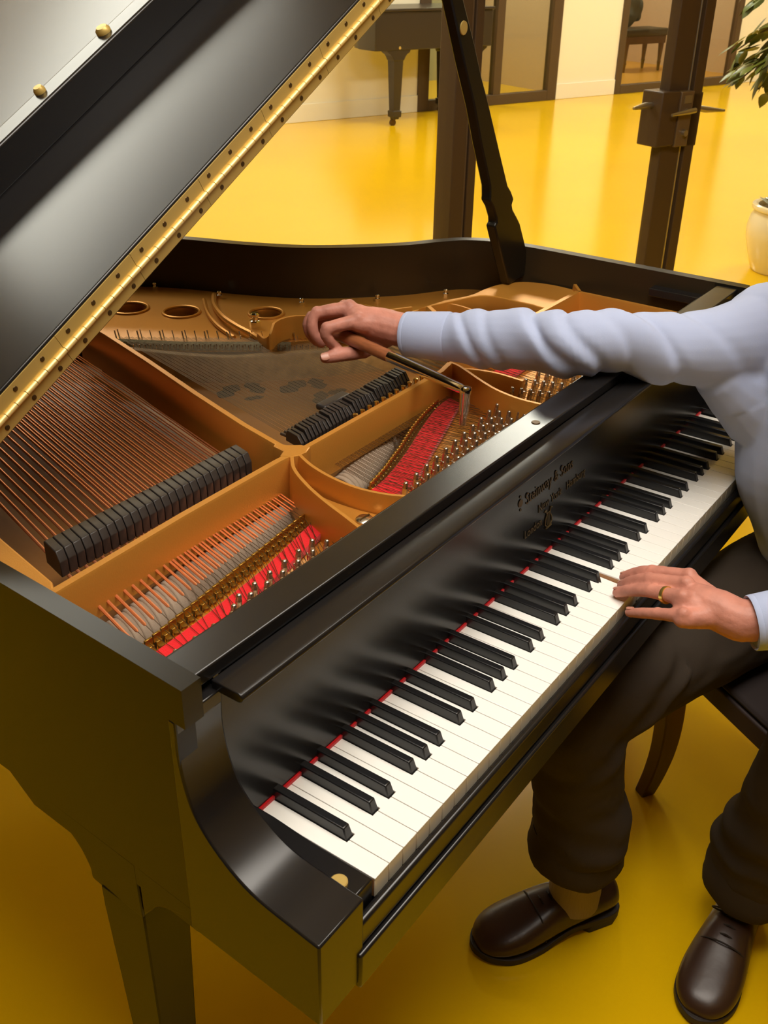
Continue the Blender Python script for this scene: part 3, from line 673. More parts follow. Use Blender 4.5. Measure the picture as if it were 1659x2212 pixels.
o = rest.build('string', [M['steel']], piano); o['kind'] = 'stuff'; o['label'] = 'the remaining plain steel treble strings'
# agraffes, hitch pins, bridge pins
ag = None
for q in notes:
    if q.sec == 'treble': continue
    if ag is None or (q.sec == 'tenor' and not ag.get('t')):
        b = MB(); w = 0.0052 if q.sec == 'bass' else 0.0044
        b.box(-w, w, -0.0014, 0.0014, 0.844, 0.8545); b.box(-w * .8, w * .8, -0.0045, 0.0045, 0.8365, 0.8462); b.lathe([(0.0042, 0.8365), (0.0042, 0.8425), (0, 0.8426)], (0, -0.006, 0), 10)
        ag = b.build('agraffe', M['brass2'], piano, 0.0004, 1, (q.x, q.y, 0))
        if q.sec == 'tenor': ag['t'] = 1
    else: copy_part(ag, (q.x, q.y, 0))
b = MB()
for q in notes:
    if q.sec != 'tenor': continue
    hk = round((q.x - 0.4455) / 0.3125 * 33)
    for dx in ((-.0035, .0035) if hk % 4 == 0 else (0,) if hk % 4 == 2 else ()):
        E = Vector((q.x + dx, q.y, SZ)) + Vector((q.d.x, 1, 0)) * (q.yb - q.y + 0.006); b.tube([E - Vector((0, 0, .006)), E + Vector((-0.001, 0.003, .011))], 0.0014, 6)
b.build('hitch_pins', M['chrome'], hp)
b = MB()
for q in notes:
    if q.sec != 'tenor': continue
    for dx in (-.003, .003):
        E = Vector((q.x + dx, q.y, SZ)) + Vector((q.d.x, 1, 0)) * (q.yb - q.y - 0.055); b.tube([E - Vector((0, 0, .006)), E + Vector((0.001, 0, .003))], 0.0010, 5)
b.build('bridge_pins', M['pin'], bpy.data.objects['treble_bridge'])
b = MB()
for k in range(9): E = Vector((1.095 + 0.0075 * k, 0.525 - 0.004 * k, 0.85)); b.tube([E, E + Vector((-0.001, 0.003, .016))], 0.0014, 6)
for k in range(8): E = Vector((1.10 + 0.008 * k, 0.492 - 0.004 * k, 0.85)); b.tube([E, E + Vector((-0.001, 0.003, .012))], 0.0014, 6)
for k in range(13): E = Vector((0.985 + 0.006 * k, 0.668 - 0.003 * k, 0.848)); b.lathe([(0, 0), (0.0026, 0), (0.0026, .007), (0, .008)], E, 7)
for k in range(10): E = Vector((1.11 + 0.006 * k, 0.580 - 0.006 * k, 0.85)); b.lathe([(0, 0), (0.0022, 0), (0.0022, .006), (0, .007)], E, 7)
b.build('hitch_pins', M['pin'], hp)
flat_shape('string_felt', [[(1.082, 0.53), (1.165, 0.49), (1.168, 0.462), (1.085, 0.49)]], 0.838, 0.8485, M['felt_strip'], piano)
# red stringing felt
FZ = (0.8378, 0.8482)
flat_shape('stringing_felt', [[(-0.02, 0.2755), (0.10, 0.2775), (0.20, 0.287), (0.327, 0.311), (0.338, 0.334), (0.322, 0.334), (0.20, 0.3105), (0.10, 0.2995), (-0.02, 0.2925)]], *FZ, M['felt_red'], piano, 0.002)
flat_shape('stringing_felt', [path2([(0.445, 0.291), (0.501, 0.297), (0.545, 0.310), (0.587, 0.325), (0.661, 0.350), (0.755, 0.383)], 3) + path2([(0.764, 0.409), (0.718, 0.404), (0.649, 0.384), (0.556, 0.352), (0.48, 0.331), (0.435, 0.325)], 3)], *FZ, M['felt_red'], piano, 0.002)
flat_shape('stringing_felt', [[(0.845, 0.385), (0.90, 0.375), (0.98, 0.38), (1.22, 0.385), (1.22, 0.41), (0.98, 0.41), (0.87, 0.412)]], *FZ, M['felt_red'], piano, 0.002)

# ---- dampers
def damper(parent, x, y, w, d):   # sits on the strings, leans with them
    b = MB(); P = [(-0.018, SZ + 0.002), (-0.018, SZ + 0.022), (-0.010, SZ + 0.033), (0.018, SZ + 0.0335), (0.022, SZ + 0.031), (0.022, SZ + 0.002)]
    b.prism(P, lambda q, z: (x + q * d - w / 2, y + q, z), lambda q, z: (x + q * d + w / 2, y + q, z)); b.build('damper', M['damper'], parent, 0.001)
for q in notes:
    if q.sec == 'bass': y = 0.4925; damper(piano, q.x + q.d.x * (y - q.y) - 0.004, y, 0.0112, 0.25)
b = MB(); P = [(0.478, SZ + .002), (0.478, SZ + .031), (0.513, SZ + .0315), (0.513, SZ + .002)]
first = True
for q in notes:
    if q.sec != 'tenor': continue
    y = 0.493 + 0.014 * (q.x - 0.4455) / 0.3125; x = q.x + q.d.x * (y - q.y) - 0.012
    b = MB(); w = 0.0058; dz = 0.003 if int(q.x * 997) % 3 else 0.0
    b.prism([(-0.022, SZ + 0.001), (-0.022, SZ + 0.010), (-0.012, SZ + 0.019 + dz), (0.012, SZ + 0.019 + dz), (0.016, SZ + 0.012), (0.016, SZ + 0.001)], lambda p, z: (x + p * .25 - w / 2, y + p, z), lambda p, z: (x + p * .25 + w / 2, y + p, z))
    b.tube([(x + .003, y + 0.012, SZ + 0.008), (x + .007, y + 0.030, SZ + .006)], 0.0026, 6)
    b.build('damper', M['damper'], piano, 0.0008)
b = MB(); b.box(0.583, 0.650, 0.520, 0.541, SZ + 0.004, SZ + 0.0145); b.build('mute_wedge', M['damper'], piano, 0.004, 3)['label'] = 'thicker black felt mute resting on the tenor strings'
# ---- hammers below the strings
def hammer(x, y, z, w, d, parent, s=1.0):
    b = MB(); P = []
    for k in range(13): a = -0.25 + k / 12 * (PI + 0.5); P.append((math.cos(a) * 0.031 * s, math.sin(a) * 0.020 * s - 0.020 * s))
    P += [(-0.022 * s, -0.052), (0.022 * s, -0.052)]
    b.prism(P, lambda q, h: (x + q * d - w / 2, y + q, z + h), lambda q, h: (x + q * d + w / 2, y + q, z + h), True)
    return b.build('hammer', M['felt_grey'], parent, 0.0018, 2)
for q in notes:
    if q.sec == 'bass': hammer(q.x + q.d.x * 0.062, q.y + 0.066, SZ - 0.016, 0.0121, 0.26, piano)
    if q.sec == 'tenor' and q.x < 0.70:
        i = int((q.x - 0.4455) / 0.3125 * 33 + 0.5)
        hammer(q.x + q.d.x * 0.062, q.y + 0.058, SZ - (0.016 if i != 17 else 0.003), 0.0078, 0.24, piano, 0.9)
b = MB(); b.box(-0.03, 0.36, 0.343, 0.353, 0.80, 0.812); b.box(-0.05, 1.25, 0.34, 0.46, 0.735, 0.742); b.build('action_rail', M['damper'], piano)

# ---- lid
TH = math.radians(29.25); LO = Vector((-0.09, 0, 0.952)); LU = Vector((math.cos(TH), 0, math.sin(TH))); LN = Vector((-math.sin(TH), 0, math.cos(TH)))
def LP(s, y, h): return LO + LU * s + LN * h + Vector((0, y, 0))
YH = 0.513
lid_pts = [(-0.006, YH)] + [(p[0] + 0.09 - 0.006, p[1] + 0.004) for p in rim_out if p[0] < 0.3 and p[1] > YH + 0.02] + [(p[0] + 0.09 + 0.012, p[1] + 0.008) for p in rim_out if p[0] >= 0.3 and p[1] > YH + 0.02] + [(1.338 + 0.102, YH)]
b = MB(); b.prism(lid_pts, lambda s, y: LP(s, y, 0.0), lambda s, y: LP(s, y, 0.020)); lid = b.build('lid', M['black'], piano, 0.003, 3)
b = MB(); b.box(-0.012, 1.442, YH, 0.800, 0.0206, 0.0455, LP); b.build('front_flap', M['black'], lid, 0.003, 3)['label'] = 'front flap folded back flat on top of the lid'
b = MB(); b.box(-0.012, 1.442, 0.778, 0.8125, 0.0440, 0.0940, LP); lip = b.build('flap_lip', M['black'], lid, 0.004, 3)
for s_ in (0.30, 0.564, 0.696, 0.96, 1.25):
    b = MB(); r = 0.0105 if abs(s_ - 0.696) < .01 else 0.008
    b.lathe([(0, 0), (r, 0), (r, 0.004), (r * .7, 0.008), (0, 0.0085)], LP(s_, 0.803, 0.0937), 16, LN); b.build('bumper', M['brass'], lip)
# continuous brass hinge on the two edges
b = MB(); YF = YH - 0.0014
seams = [-0.005 + 0.1313 * k for k in range(0, 12)]
for k in range(11):
    s0, s1 = seams[k] + 0.0003 - 0.0035, seams[k + 1] - 0.0003 - 0.0035
    b.mi = 0
    b.box(s0, s1, YF, YH + 0.001, 0.0032, 0.0195, LP); b.box(s0, s1, YF, YH + 0.001, 0.0235, 0.0418, LP)
    b.mi = 1; pit = 0.0164
    for j in range(8): b.tube([LP(s0 + j * pit + 0.0004, YF - 0.0018, 0.0215), LP(s0 + j * pit + pit - 0.0004, YF - 0.0018, 0.0215)], 0.0034, 10)
    b.mi = 2
    for j, sx in enumerate((0.022, 0.066, 0.110)):
        b.lathe([(0, 0), (0.0032, 0), (0.0028, 0.0007), (0, 0.0009)], LP(s0 + sx - 0.006, YF, 0.0345), 10, (0, -1, 0)); b.lathe([(0, 0), (0.0032, 0), (0.0028, 0.0007), (0, 0.0009)], LP(s0 + sx + 0.004, YF, 0.0095), 10, (0, -1, 0))
b.build('lid_hinge', [M['brass'], M['knuckle'], M['screw_dark']], lid)
# ---- prop stick
PL = [(0.915, 1.515), (0.965, 1.440), (0.985, 1.406), (1.003, 1.372), (1.038, 1.305), (1.076, 1.238), (1.104, 1.178), (1.132, 1.125), (1.148, 1.094), (1.151, 1.075), (1.150, 1.068), (1.166, 1.053), (1.180, 1.031), (1.182, 1.022), (1.175, 1.016), (1.193, 0.984), (1.250, 0.885)]
PR = [(1.312, 0.888), (1.318, 0.905), (1.317, 0.941), (1.282, 1.003), (1.266, 1.020), (1.250, 1.036), (1.246, 1.046), (1.252, 1.056), (1.240, 1.072), (1.226, 1.085), (1.184, 1.156), (1.129, 1.249), (1.106, 1.284), (1.076, 1.338), (1.034, 1.405), (0.965, 1.525)]
PR = [(x - 0.012 * max(0, min(1, (z - .9) / .2)), z) for x, z in PR]
b = MB(); b.prism(PL + PR, lambda x, z: (x, 0.577, z), lambda x, z: (x, 0.598, z)); prop = b.build('lid_prop', M['black_side'], piano, 0.003, 2)
b = MB(); b.lathe([(0, 0), (0.011, 0), (0.0105, 0.0018), (0, 0.002)], (1.024, 0.577, 1.365), 16, (0, -1, 0)); b.build('prop_button', M['brass'], prop)['label'] = 'round brass button on the prop'
# ---- legs
def leg(x0, x1, yc, name='leg'):
    b = MB(); sh = (lambda y: 0.0425 * (y - yc)) if x0 < 0 else (lambda y: 0.0)
    # flared head, side profile in y,z
    fl = [(yc + 0.177, 0.669)] + [(p.y, p.z) for p in smoothpath([(0, yc + 0.13, 0.661), (0, yc + 0.091, 0.646), (0, yc + 0.066, 0.629), (0, yc + 0.052, 0.606), (0, yc + 0.050, 0.590), (0, yc + 0.037, 0.588)], 4)]
    prof = fl + [(yc - 0.0335, 0.588), (yc - 0.0335, 0.669)]
    b.prism(prof, lambda y, z: (x0 + sh(y), y, z), lambda y, z: (x1, y, z))
    fl2 = [(yc - 0.0365, 0.669), (yc - 0.0365, 0.594)] + [(p.y, p.z) for p in smoothpath([(0, yc - 0.050, 0.612), (0, yc - 0.066, 0.630), (0, yc - 0.10, 0.645), (0, yc - 0.125, 0.648)], 4)] + [(yc - 0.125, 0.669)]
    b.prism(fl2, lambda y, z: (x0 + sh(y), y, z), lambda y, z: (x1, y, z))
    xc = (x0 + x1) / 2; hw = (x1 - x0) / 2
    def ring(z, w, d): return [Vector((xc - w, yc - d, z)), Vector((xc + w, yc - d, z)), Vector((xc + w, yc + d, z)), Vector((xc - w, yc + d, z))]
    b.rings([ring(0.592, hw, 0.0335), ring(0.56, hw, 0.0335), ring(0.16, 0.022, 0.022), ring(0.155, 0.029, 0.029), ring(0.085, 0.029, 0.029), ring(0.08, 0.022, 0.022), ring(0.06, 0.022, 0.022)], False)
    lg = b.build(name, M['black_side'], piano, 0.002)
    b = MB(); b.tube([(xc - 0.012, yc, 0.0235), (xc + 0.012, yc, 0.0235)], 0.0235, 18); b.tube([(xc, yc, 0.062), (xc, yc + .012, 0.03)], 0.011, 10); b.build('caster', M['brass'], lg)
leg(-0.0868, -0.024, 0.2695); leg(1.273, 1.3375, 0.2695); leg(0.26, 0.325, 1.36)

# ============================================================ TUNING LEVER (stands on a pin, held in the right hand)
lever_t = thing('tuning_lever', 'chrome tuning lever with wooden handle set on a tuning pin in the right hand', 'tool', (0.650, 0.315, 0.873))
H0, H1, H2 = Vector((0.678, 0.470, 0.930)), Vector((0.6905, 0.553, 0.9355)), Vector((0.6965, 0.598, 0.9385))
HD = Vector((0.6565, 0.3175, 0.9190))
tip = Vector((0.6485, 0.3140, 0.868))
ax = (HD - tip).normalized(); L = (HD - tip).length
b = MB(); b.lathe([(0.0030, 0), (0.0050, 0), (0.0052, 0.012), (0.0075, 0.022), (0.0078, L - 0.006), (0.0088, L - 0.004), (0.0088, L + 0.004), (0.0075, L + 0.006), (0.0050, L + 0.0062), (0.0046, L + 0.001), (0, L + 0.001)], tip, 20, ax)
b.build('lever_head', M['chrome'], lever_t)
rd = (H0 - HD).normalized(); RL = (H0 - HD).length
b = MB(); b.lathe([(0, 0.004), (0.0060, 0.004), (0.0072, 0.010), (0.0082, RL * 0.5), (0.0088, RL - 0.004), (0.0088, RL + 0.004)], HD, 22, rd); b.build('lever_shaft', M['chrome'], lever_t)
b = MB(); hd = (H2 - H0).normalized(); HL = (H2 - H0).length
b.lathe([(0, -0.001), (0.0093, -0.001), (0.0098, 0.004), (0.0098, 0.05), (0.0112, 0.10), (0.0115, HL - 0.02), (0.009, HL - 0.004), (0.004, HL), (0, HL)], H0, 22, hd); b.build('lever_handle', M['handle_wood'], lever_t)

# ============================================================ THE TUNER
def limb(b, pts, rad, n=14, k=5, flat=1.0, up=None):
    P4 = [Vector((*p, r)) for p, r in zip(pts, rad)]
    if len(P4) > 2 and k > 1:
        out = []
        for i in range(len(P4) - 1):
            a, c, d, e = P4[max(i - 1, 0)], P4[i], P4[i + 1], P4[min(i + 2, len(P4) - 1)]
            for j in range(k):
                t = j / k; out.append(0.5 * ((2 * c) + (d - a) * t + (2 * a - 5 * c + 4 * d - e) * t * t + (3 * c - a - 3 * d + e) * t ** 3))
        out.append(P4[-1]); P4 = out
    Q = [(Vector(p[:3]), p[3]) for p in P4]
    def cap(p, r, d): return [(p + d * r * math.sin(a), r * math.cos(a)) for a in (0.45, 0.9, 1.25, 1.5)]
    d0 = (Q[0][0] - Q[1][0]).normalized(); d1 = (Q[-1][0] - Q[-2][0]).normalized()
    Q = cap(Q[0][0], Q[0][1], d0)[::-1] + Q + cap(Q[-1][0], Q[-1][1], d1)
    b.tube([q[0] for q in Q], [q[1] for q in Q], n, True, up, flat)
def fuse(b, voxel, smooth=4, name='fused', factor=0.5):
    me = bpy.data.meshes.new(name); bmesh.ops.recalc_face_normals(b.bm, faces=b.bm.faces[:]); b.bm.to_mesh(me); b.bm.free()
    o = bpy.data.objects.new(name, me); COL.objects.link(o)
    m = o.modifiers.new('r', 'REMESH'); m.mode = 'VOXEL'; m.voxel_size = voxel; m.use_smooth_shade = True
    s = o.modifiers.new('s', 'SMOOTH'); s.iterations = smooth; s.factor = factor
    r = baked(o); bpy.data.objects.remove(o); bpy.data.meshes.remove(me); r.name = name
    for p in r.polygons: p.use_smooth = True
    return r
def displace(me, fn):
    nv = [v.normal.copy() for v in me.vertices]
    for v, nn in zip(me.vertices, nv):
        d = fn(v.co)
        if d: v.co += nn * d
    me.update()
V3 = Vector
# ---- body: one continuous surface
FAC = Vector((-0.92, 0.39, 0)).normalized(); RGT = Vector((0.39, 0.92, 0)).normalized()
SR, SL = V3((1.015, 0.004, 0.985)), V3((0.945, -0.335, 1.00))
ELB_R, WR_R = V3((0.766, 0.190, 0.985)), V3((0.736, 0.490, 0.952))
ELB_L, WR_L = V3((0.715, -0.365, 0.800)), V3((0.553, -0.151, 0.770))
HIP = V3((1.115, -0.20, 0.545)); HR, HL_ = HIP + RGT * 0.09 + V3((0, 0, -.02)), HIP - RGT * 0.09 + V3((0, 0, -.02))
KR, KL = V3((0.597, 0.055, 0.505)), V3((0.738, -0.268, 0.530))
AR, AL = V3((0.634, 0.030, 0.110)), V3((0.800, -0.210, 0.110))
NECK = V3((0.955, -0.155, 1.05)); HEAD = V3((0.880, -0.125, 1.235))
b = MB()
limb(b, [HIP, (1.080, -0.175, 0.70), (1.035, -0.155, 0.84), (0.995, -0.155, 0.95)], [0.110, 0.100, 0.100, 0.080], 20, 5, 0.85)
limb(b, [SR - V3((0, 0, .012)), (0.985, -0.16, 0.985), SL - V3((0, 0, .012))], [0.044, 0.064, 0.044], 14)
limb(b, [(0.985, -0.16, 0.985), NECK, HEAD - FAC * 0.01 - V3((0, 0, .05))], [0.075, 0.058, 0.055], 14)
# head, jaw, nose, ears
b.ball(HEAD + V3((0, 0, .03)) - FAC * 0.012, 0.094, 20, 14, (1.0, 0.86, 1.12)); b.ball(HEAD + FAC * 0.035 - V3((0, 0, .055)), 0.058, 16, 12, (1, .92, .95))
b.ball(HEAD + FAC * 0.055 - V3((0, 0, .012)), 0.052, 14, 10, (1, 1.05, 1.2))
limb(b, [HEAD + FAC * 0.085 + V3((0, 0, .022)), HEAD + FAC * 0.112 - V3((0, 0, .020))], [0.008, 0.0135], 10)
for s in (-1, 1):
    limb(b, [HEAD + RGT * s * 0.083 + V3((0, 0, .03)) - FAC * .012, HEAD + RGT * s * 0.086 - V3((0, 0, .018)) - FAC * .006], [0.018, 0.011], 10, 1, 0.5)
    limb(b, [HEAD + FAC * 0.094 - V3((0, 0, .052)) + RGT * s * 0.002, HEAD + FAC * 0.080 - V3((0, 0, .055)) + RGT * s * 0.022], [0.0085, 0.004], 8)
    limb(b, [HEAD + FAC * 0.094 + RGT * s * 0.012 + V3((0, 0, .036)), HEAD + FAC * 0.080 + RGT * s * 0.045 + V3((0, 0, .036))], [0.010, 0.008], 8)
# arms
limb(b, [SR - V3((0, 0, .015)), (0.90, 0.085, 0.972), ELB_R, (0.752, 0.33, 0.966), (0.744, 0.42, 0.956), WR_R], [0.050, 0.040, 0.032, 0.029, 0.0265, 0.0265], 14)
limb(b, [SL, (0.85, -0.352, 0.90), ELB_L, (0.64, -0.27, 0.79), WR_L], [0.052, 0.045, 0.036, 0.033, 0.026], 14)
# legs
limb(b, [HR, HR.lerp(KR, .5), KR, KR.lerp(AR, .35), AR + V3((0, 0, .03)), AR - V3((0, 0, .035))], [0.085, 0.07, 0.056, 0.055, 0.037, 0.040], 16)
limb(b, [HL_, HL_.lerp(KL, .5), KL, KL.lerp(AL, .35), AL + V3((0, 0, .03)), AL - V3((0, 0, .035))], [0.085, 0.07, 0.056, 0.055, 0.037, 0.040], 16)
TR, TL = V3((0.485, 0.135, 0)), V3((0.578, -0.215, 0)); BR, BL = V3((0.708, -0.015, 0)), V3((0.855, -0.205, 0))
for A_, B_, T_ in ((AR, BR, TR), (AL, BL, TL)): limb(b, [B_.lerp(T_, .16) + V3((0, 0, .05)), B_.lerp(T_, .5) + V3((0, 0, .045)), B_.lerp(T_, .85) + V3((0, 0, .032))], [0.028, 0.028, 0.016], 12)
# ---- right hand, closed round the lever handle
i0, i1, i2, i3 = V3((.694, .541, .967)), V3((.652, .570, .9590)), V3((.655, .569, .9395)), V3((.672, .567, .9235))
m0, m1, m2, m3 = V3((.709, .570, .977)), V3((.671, .606, .9710)), V3((.660, .606, .9470)), V3((.670, .598, .9240))
r0, r1, r2, r3 = V3((.721, .589, .970)), V3((.681, .626, .9570)), V3((.673, .624, .9370)), V3((.681, .614, .9190))
p0, p1, p2, p3 = V3((.732, .594, .959)), V3((.706, .631, .9450)), V3((.697, .626, .9280)), V3((.699, .612, .9140))
limb(b, [WR_R, (0.724, 0.522, 0.957), (0.709, 0.552, 0.962)], [0.027, 0.027, 0.023], 14)
for q, rr in ((i0, .0145), (m0, .0150), (r0, .0145), (p0, .0125)): limb(b, [V3((0.731, 0.508, 0.957)), q - V3((0, 0, .004))], [0.020, rr], 12)
for F, rr in (((i0, i1, i2, i3), .0098), ((m0, m1, m2, m3), .0099), ((r0, r1, r2, r3), .0094), ((p0, p1, p2, p3), .0082)):
    limb(b, F, [rr * 1.22, rr, rr * .93, rr * .82], 12, 4); b.ball(F[0] + V3((0, 0, .003)), rr * 1.25, 10, 8); b.ball(F[1] + (F[1] - F[2]) * .08, rr * 1.06, 10, 8)
TT = [(.733, .515, .936), (.705, .539, .9155), (.668, .556, .9150), (.6475, .571, .9125)]
T0, T1, T2, T3 = V3(TT[0]), V3(TT[1]), V3(TT[2]), V3(TT[3])
limb(b, [T0, T1, T2, T3], [0.0185, 0.0128, 0.0116, 0.0092], 12, 4); b.ball(T1 + V3((-.002, -.002, .001)), 0.0138, 10, 8)
# ---- left hand on the keys
LH = {'i': [(.593, -.068, .781), (.5965, -.018, .7675), (.602, .005, .7530), (.6055, .021, .7395)], 'm': [(.562, -.075, .787), (.5725, -.025, .7705), (.5805, .000, .7525), (.585, .0145, .7392)],
      'r': [(.535, -.082, .785), (.5505, -.036, .7690), (.560, -.006, .7525), (.565, .013, .7392)], 'p': [(.514, -.092, .775), (.5225, -.058, .7590), (.5295, -.037, .7470), (.5345, -.018, .7370)]}
limb(b, [WR_L, (0.553, -0.120, 0.775), (0.554, -0.098, 0.778)], [0.026, 0.026, 0.022], 14)
for f, rr in (('i', .0092), ('m', .0096), ('r', .0090), ('p', .0080)):
    F = [V3(q) for q in LH[f]]
    limb(b, [V3((0.553, -0.132, 0.772)).lerp(F[0], .12), F[0] - V3((0, 0, .005))], [0.019, rr * 1.45], 12)
    limb(b, F, [rr * 1.18, rr * 1.0, rr * .92, rr * .80], 12, 4); b.ball(F[0] + V3((0, 0, .0025)), rr * 1.18, 10, 8); b.ball(F[1] + V3((0, 0, .0012)), rr * 1.03, 10, 8)
limb(b, [(0.575, -0.125, 0.768), (0.600, -0.090, 0.760), (0.613, -0.062, 0.752), (0.622, -0.038, 0.744)], [0.0175, 0.0125, 0.0110, 0.0085], 12, 4)
body = fuse(b, 0.0026, 3, 'person', 0.45)
displace(body, lambda p: (mnoise.noise(p * 150) * 0.00035 + mnoise.noise(p * 60) * 0.0005) if (p.z > .72 and p.x < 0.75) else 0)
person = link('person', body, M['skin'])
tag(person, 'person in pale blue shirt and dark trousers leaning over the keyboard with a tuning lever', 'person'); person['_w'] = [0, 0, 0]
def part_of(parent, name, me, m, label=None):
    o = link(name, me, m, parent)
    if label: o['label'] = label
    return o
# nails
def nail(q, d, up, s):
    b = MB(); d = Vector(d).normalized(); up = Vector(up); up = (up - d * up.dot(d)).normalized(); sd = d.cross(up)
    R = []
    for u, w in ((-1, .55), (-.6, .9), (0, 1), (.6, .95), (1, .6)):
        R.append([Vector(q) + d * u * s * 1.15 + sd * w * s * math.cos(a) + up * (0.0016 * math.sin(a) - 0.0004) for a in [PI * k / 6 for k in range(7)] + [PI + PI * k / 3 for k in range(1, 3)]])
    b.rings(R, True, True); return b.build('fingernail', M['nail'], person)
for f, s in (('i', .0052), ('m', .0056), ('r', .0054), ('p', .0046)):
    F = [V3(q) for q in LH[f]]; d = (F[3] - F[2]).normalized(); up = V3((0, -.25, 1)); up = (up - d * up.dot(d)).normalized()
    nail(F[3] - d * .0028 + up * 0.0064, d, up, s * .92)
nail(T3 + V3((-.0045, -.0045, .0052)), T3 - T2, (-.6, -.5, .7), .0066)
# wedding ring
F = [V3(q) for q in LH['r']]; c = F[0].lerp(F[1], .52); d = (F[1] - F[0]).normalized()
b = MB(); r = 0.0112
b.lathe([(r - .0012, -.0022), (r + .0002, -.0024), (r + .0006, 0), (r + .0002, .0024), (r - .0012, .0022), (r - .0014, 0), (r - .0012, -.0022)], c + V3((0, 0, -.0006)), 28, d); b.build('wedding_ring', M['goldring'], person)
# eyes, hair
for s in (-1, 1):
    b = MB(); c = HEAD + FAC * 0.087 + RGT * s * 0.030 + V3((0, 0, .016)); b.ball(c, 0.0115, 14, 10); b.mi = 1; b.ball(c + FAC * 0.0075, 0.0056, 10, 8); b.build('eye', [M['eye'], M['iris']], person)
b = MB(); b.ball(HEAD + V3((0, 0, .042)) - FAC * 0.026, 0.099, 20, 14, (1.0, 0.92, 1.1)); limb(b, [HEAD - FAC * .075 + V3((0, 0, .03)), HEAD - FAC * .065 - V3((0, 0, .05))], [.055, .04], 12)
hm = fuse(b, 0.006, 3, 'hair'); displace(hm, lambda p: mnoise.noise(p * 60) * .004); part_of(person, 'hair', hm, M['hair'])
# ---- shirt
SP = [V3((0.742, 0.442, 0.9515)), V3((0.748, 0.412, 0.954)), V3((0.757, 0.340, 0.964)), V3((0.7595, 0.248, 0.9795)), V3((0.765, 0.196, 0.987)), V3((0.802, 0.150, 0.991)), V3((0.861, 0.094, 0.974)), V3((0.935, 0.040, 0.970)), V3((1.010, 0.000, 0.972))]
SRAD = [0.0345, 0.0370, 0.0455, 0.0455, 0.0475, 0.0445, 0.0525, 0.0625, 0.074]
b = MB()
limb(b, SP, SRAD, 22, 6)
limb(b, [V3((0.925, 0.025, 0.925)), V3((0.975, -0.02, 0.88))], [0.045, 0.072], 16)
limb(b, [V3((1.112, -0.205, 0.56)), V3((1.068, -0.155, 0.68)), V3((1.030, -0.113, 0.82)), V3((1.003, -0.100, 0.93))], [0.138, 0.136, 0.142, 0.115], 24, 5, 0.95)
limb(b, [V3((1.02, 0.000, 0.980)), V3((0.99, -0.16, 1.000)), V3((0.95, -0.330, 0.995))], [0.076, 0.094, 0.076], 18)
limb(b, [V3((0.985, -0.16, 1.01)), NECK + V3((.004, 0, -.005))], [0.085, 0.066], 16)
limb(b, [V3((1.135, -0.245, 0.58)), V3((1.095, -0.235, 0.72)), V3((1.050, -0.225, 0.86)), V3((1.005, -0.215, 0.955))], [0.135, 0.125, 0.125, 0.105], 22)
limb(b, [SL, V3((0.85, -0.352, 0.90)), ELB_L, V3((0.63, -0.262, 0.792)), V3((0.585, -0.197, 0.778))], [0.066, 0.058, 0.047, 0.042, 0.034], 18)
shm = fuse(b, 0.0036, 6, 'shirt')
SAX = smoothpath(SP, 8); SLEN = [0.0]
for a, c in zip(SAX, SAX[1:]): SLEN.append(SLEN[-1] + (c - a).length)
FOLDS = [(0.068, 0.030, 0.016, .0070), (0.108, 0.020, 0.016, .0045), (0.196, 0.036, 0.018, .0100), (0.238, 0.022, 0.014, .0080), (0.285, 0.020, 0.016, .0040), (0.338, 0.042, 0.020, .0095), (0.430, 0.050, 0.026, .0060)]
def sleeve_fold(p):
    best, s, ax_p = 9, 0, None
    for i in range(len(SAX) - 1):
        a = SAX[i]; e = SAX[i + 1] - a; t = min(1, max(0, (p - a).dot(e) / e.length_squared)); q = a + e * t; dd = (q - p).length_squared
        if dd < best: best, s, ax_p = dd, SLEN[i] + t * e.length, q
    if best > 0.011: return mnoise.noise(p * 9) * 0.006 + mnoise.noise(V3((p.x * 22, p.y * 22, p.z * 6))) * 0.003
    d = p - ax_p; r = max(math.sqrt(best), 1e-4)
    v = -d.dot(RY) / r * -1.0    # + below, - above
    h = 0
    for s0, k, w, a in FOLDS:
        x = (s - s0 - k * v + 0.010 * mnoise.noise(p * 11)) / w
        h += a * (math.exp(-(2.0 * x) ** 2) if x > 0 else math.exp(-x * x * 0.45)) - a * 0.80 * math.exp(-((x - 0.95) * 2.0) ** 2)
    f = min(1, max(0, (s - 0.036) / 0.03)); far = 1 - min(1, max(0, (s - 0.44) / 0.08)) * .6
    return (h * 0.52 - 0.0005 + mnoise.noise(p * 17) * 0.0022) * f * far - 0.001
displace(shm, sleeve_fold)
shirt = part_of(person, 'shirt', shm, M['shirt'])
sm_ = shirt.modifiers.new('s', 'SMOOTH'); sm_.iterations = 2; sm_.factor = 0.5
def cuff(a, c, r0, r1, name='cuff'):
    b = MB(); a = Vector(a); c = Vector(c); ax = (c - a).normalized(); L = (c - a).length
    b.lathe([(r0 - .0030, 0.002), (r0 - .0008, 0.0), (r0, 0.0012), (r0 + .0004, .006), (r0 + .0001, .0068), (r0 + .0005, .0080), (r1, L - .004), (r1 - .0015, L), (r1 - .004, L - .001), (r0 - .0032, .004), (r0 - .0030, .002)], a, 36, ax); return b.build(name, M['shirt'], shirt)
cuff((0.7355, 0.478, 0.9475), (0.7495, 0.404, 0.9555), 0.0350, 0.0385); cuff((0.5585, -0.162, 0.7690), (0.592, -0.208, 0.780), 0.0345, 0.0385)
# collar
b = MB(); nc = NECK + V3((.002, -.002, .000)); ca = (HEAD - NECK).normalized(); b.lathe([(.066, -.012), (.068, .020), (.070, .028), (.075, .006), (.080, -.014), (.066, -.012)], nc, 28, ca); b.build('collar', M['shirt'], shirt)
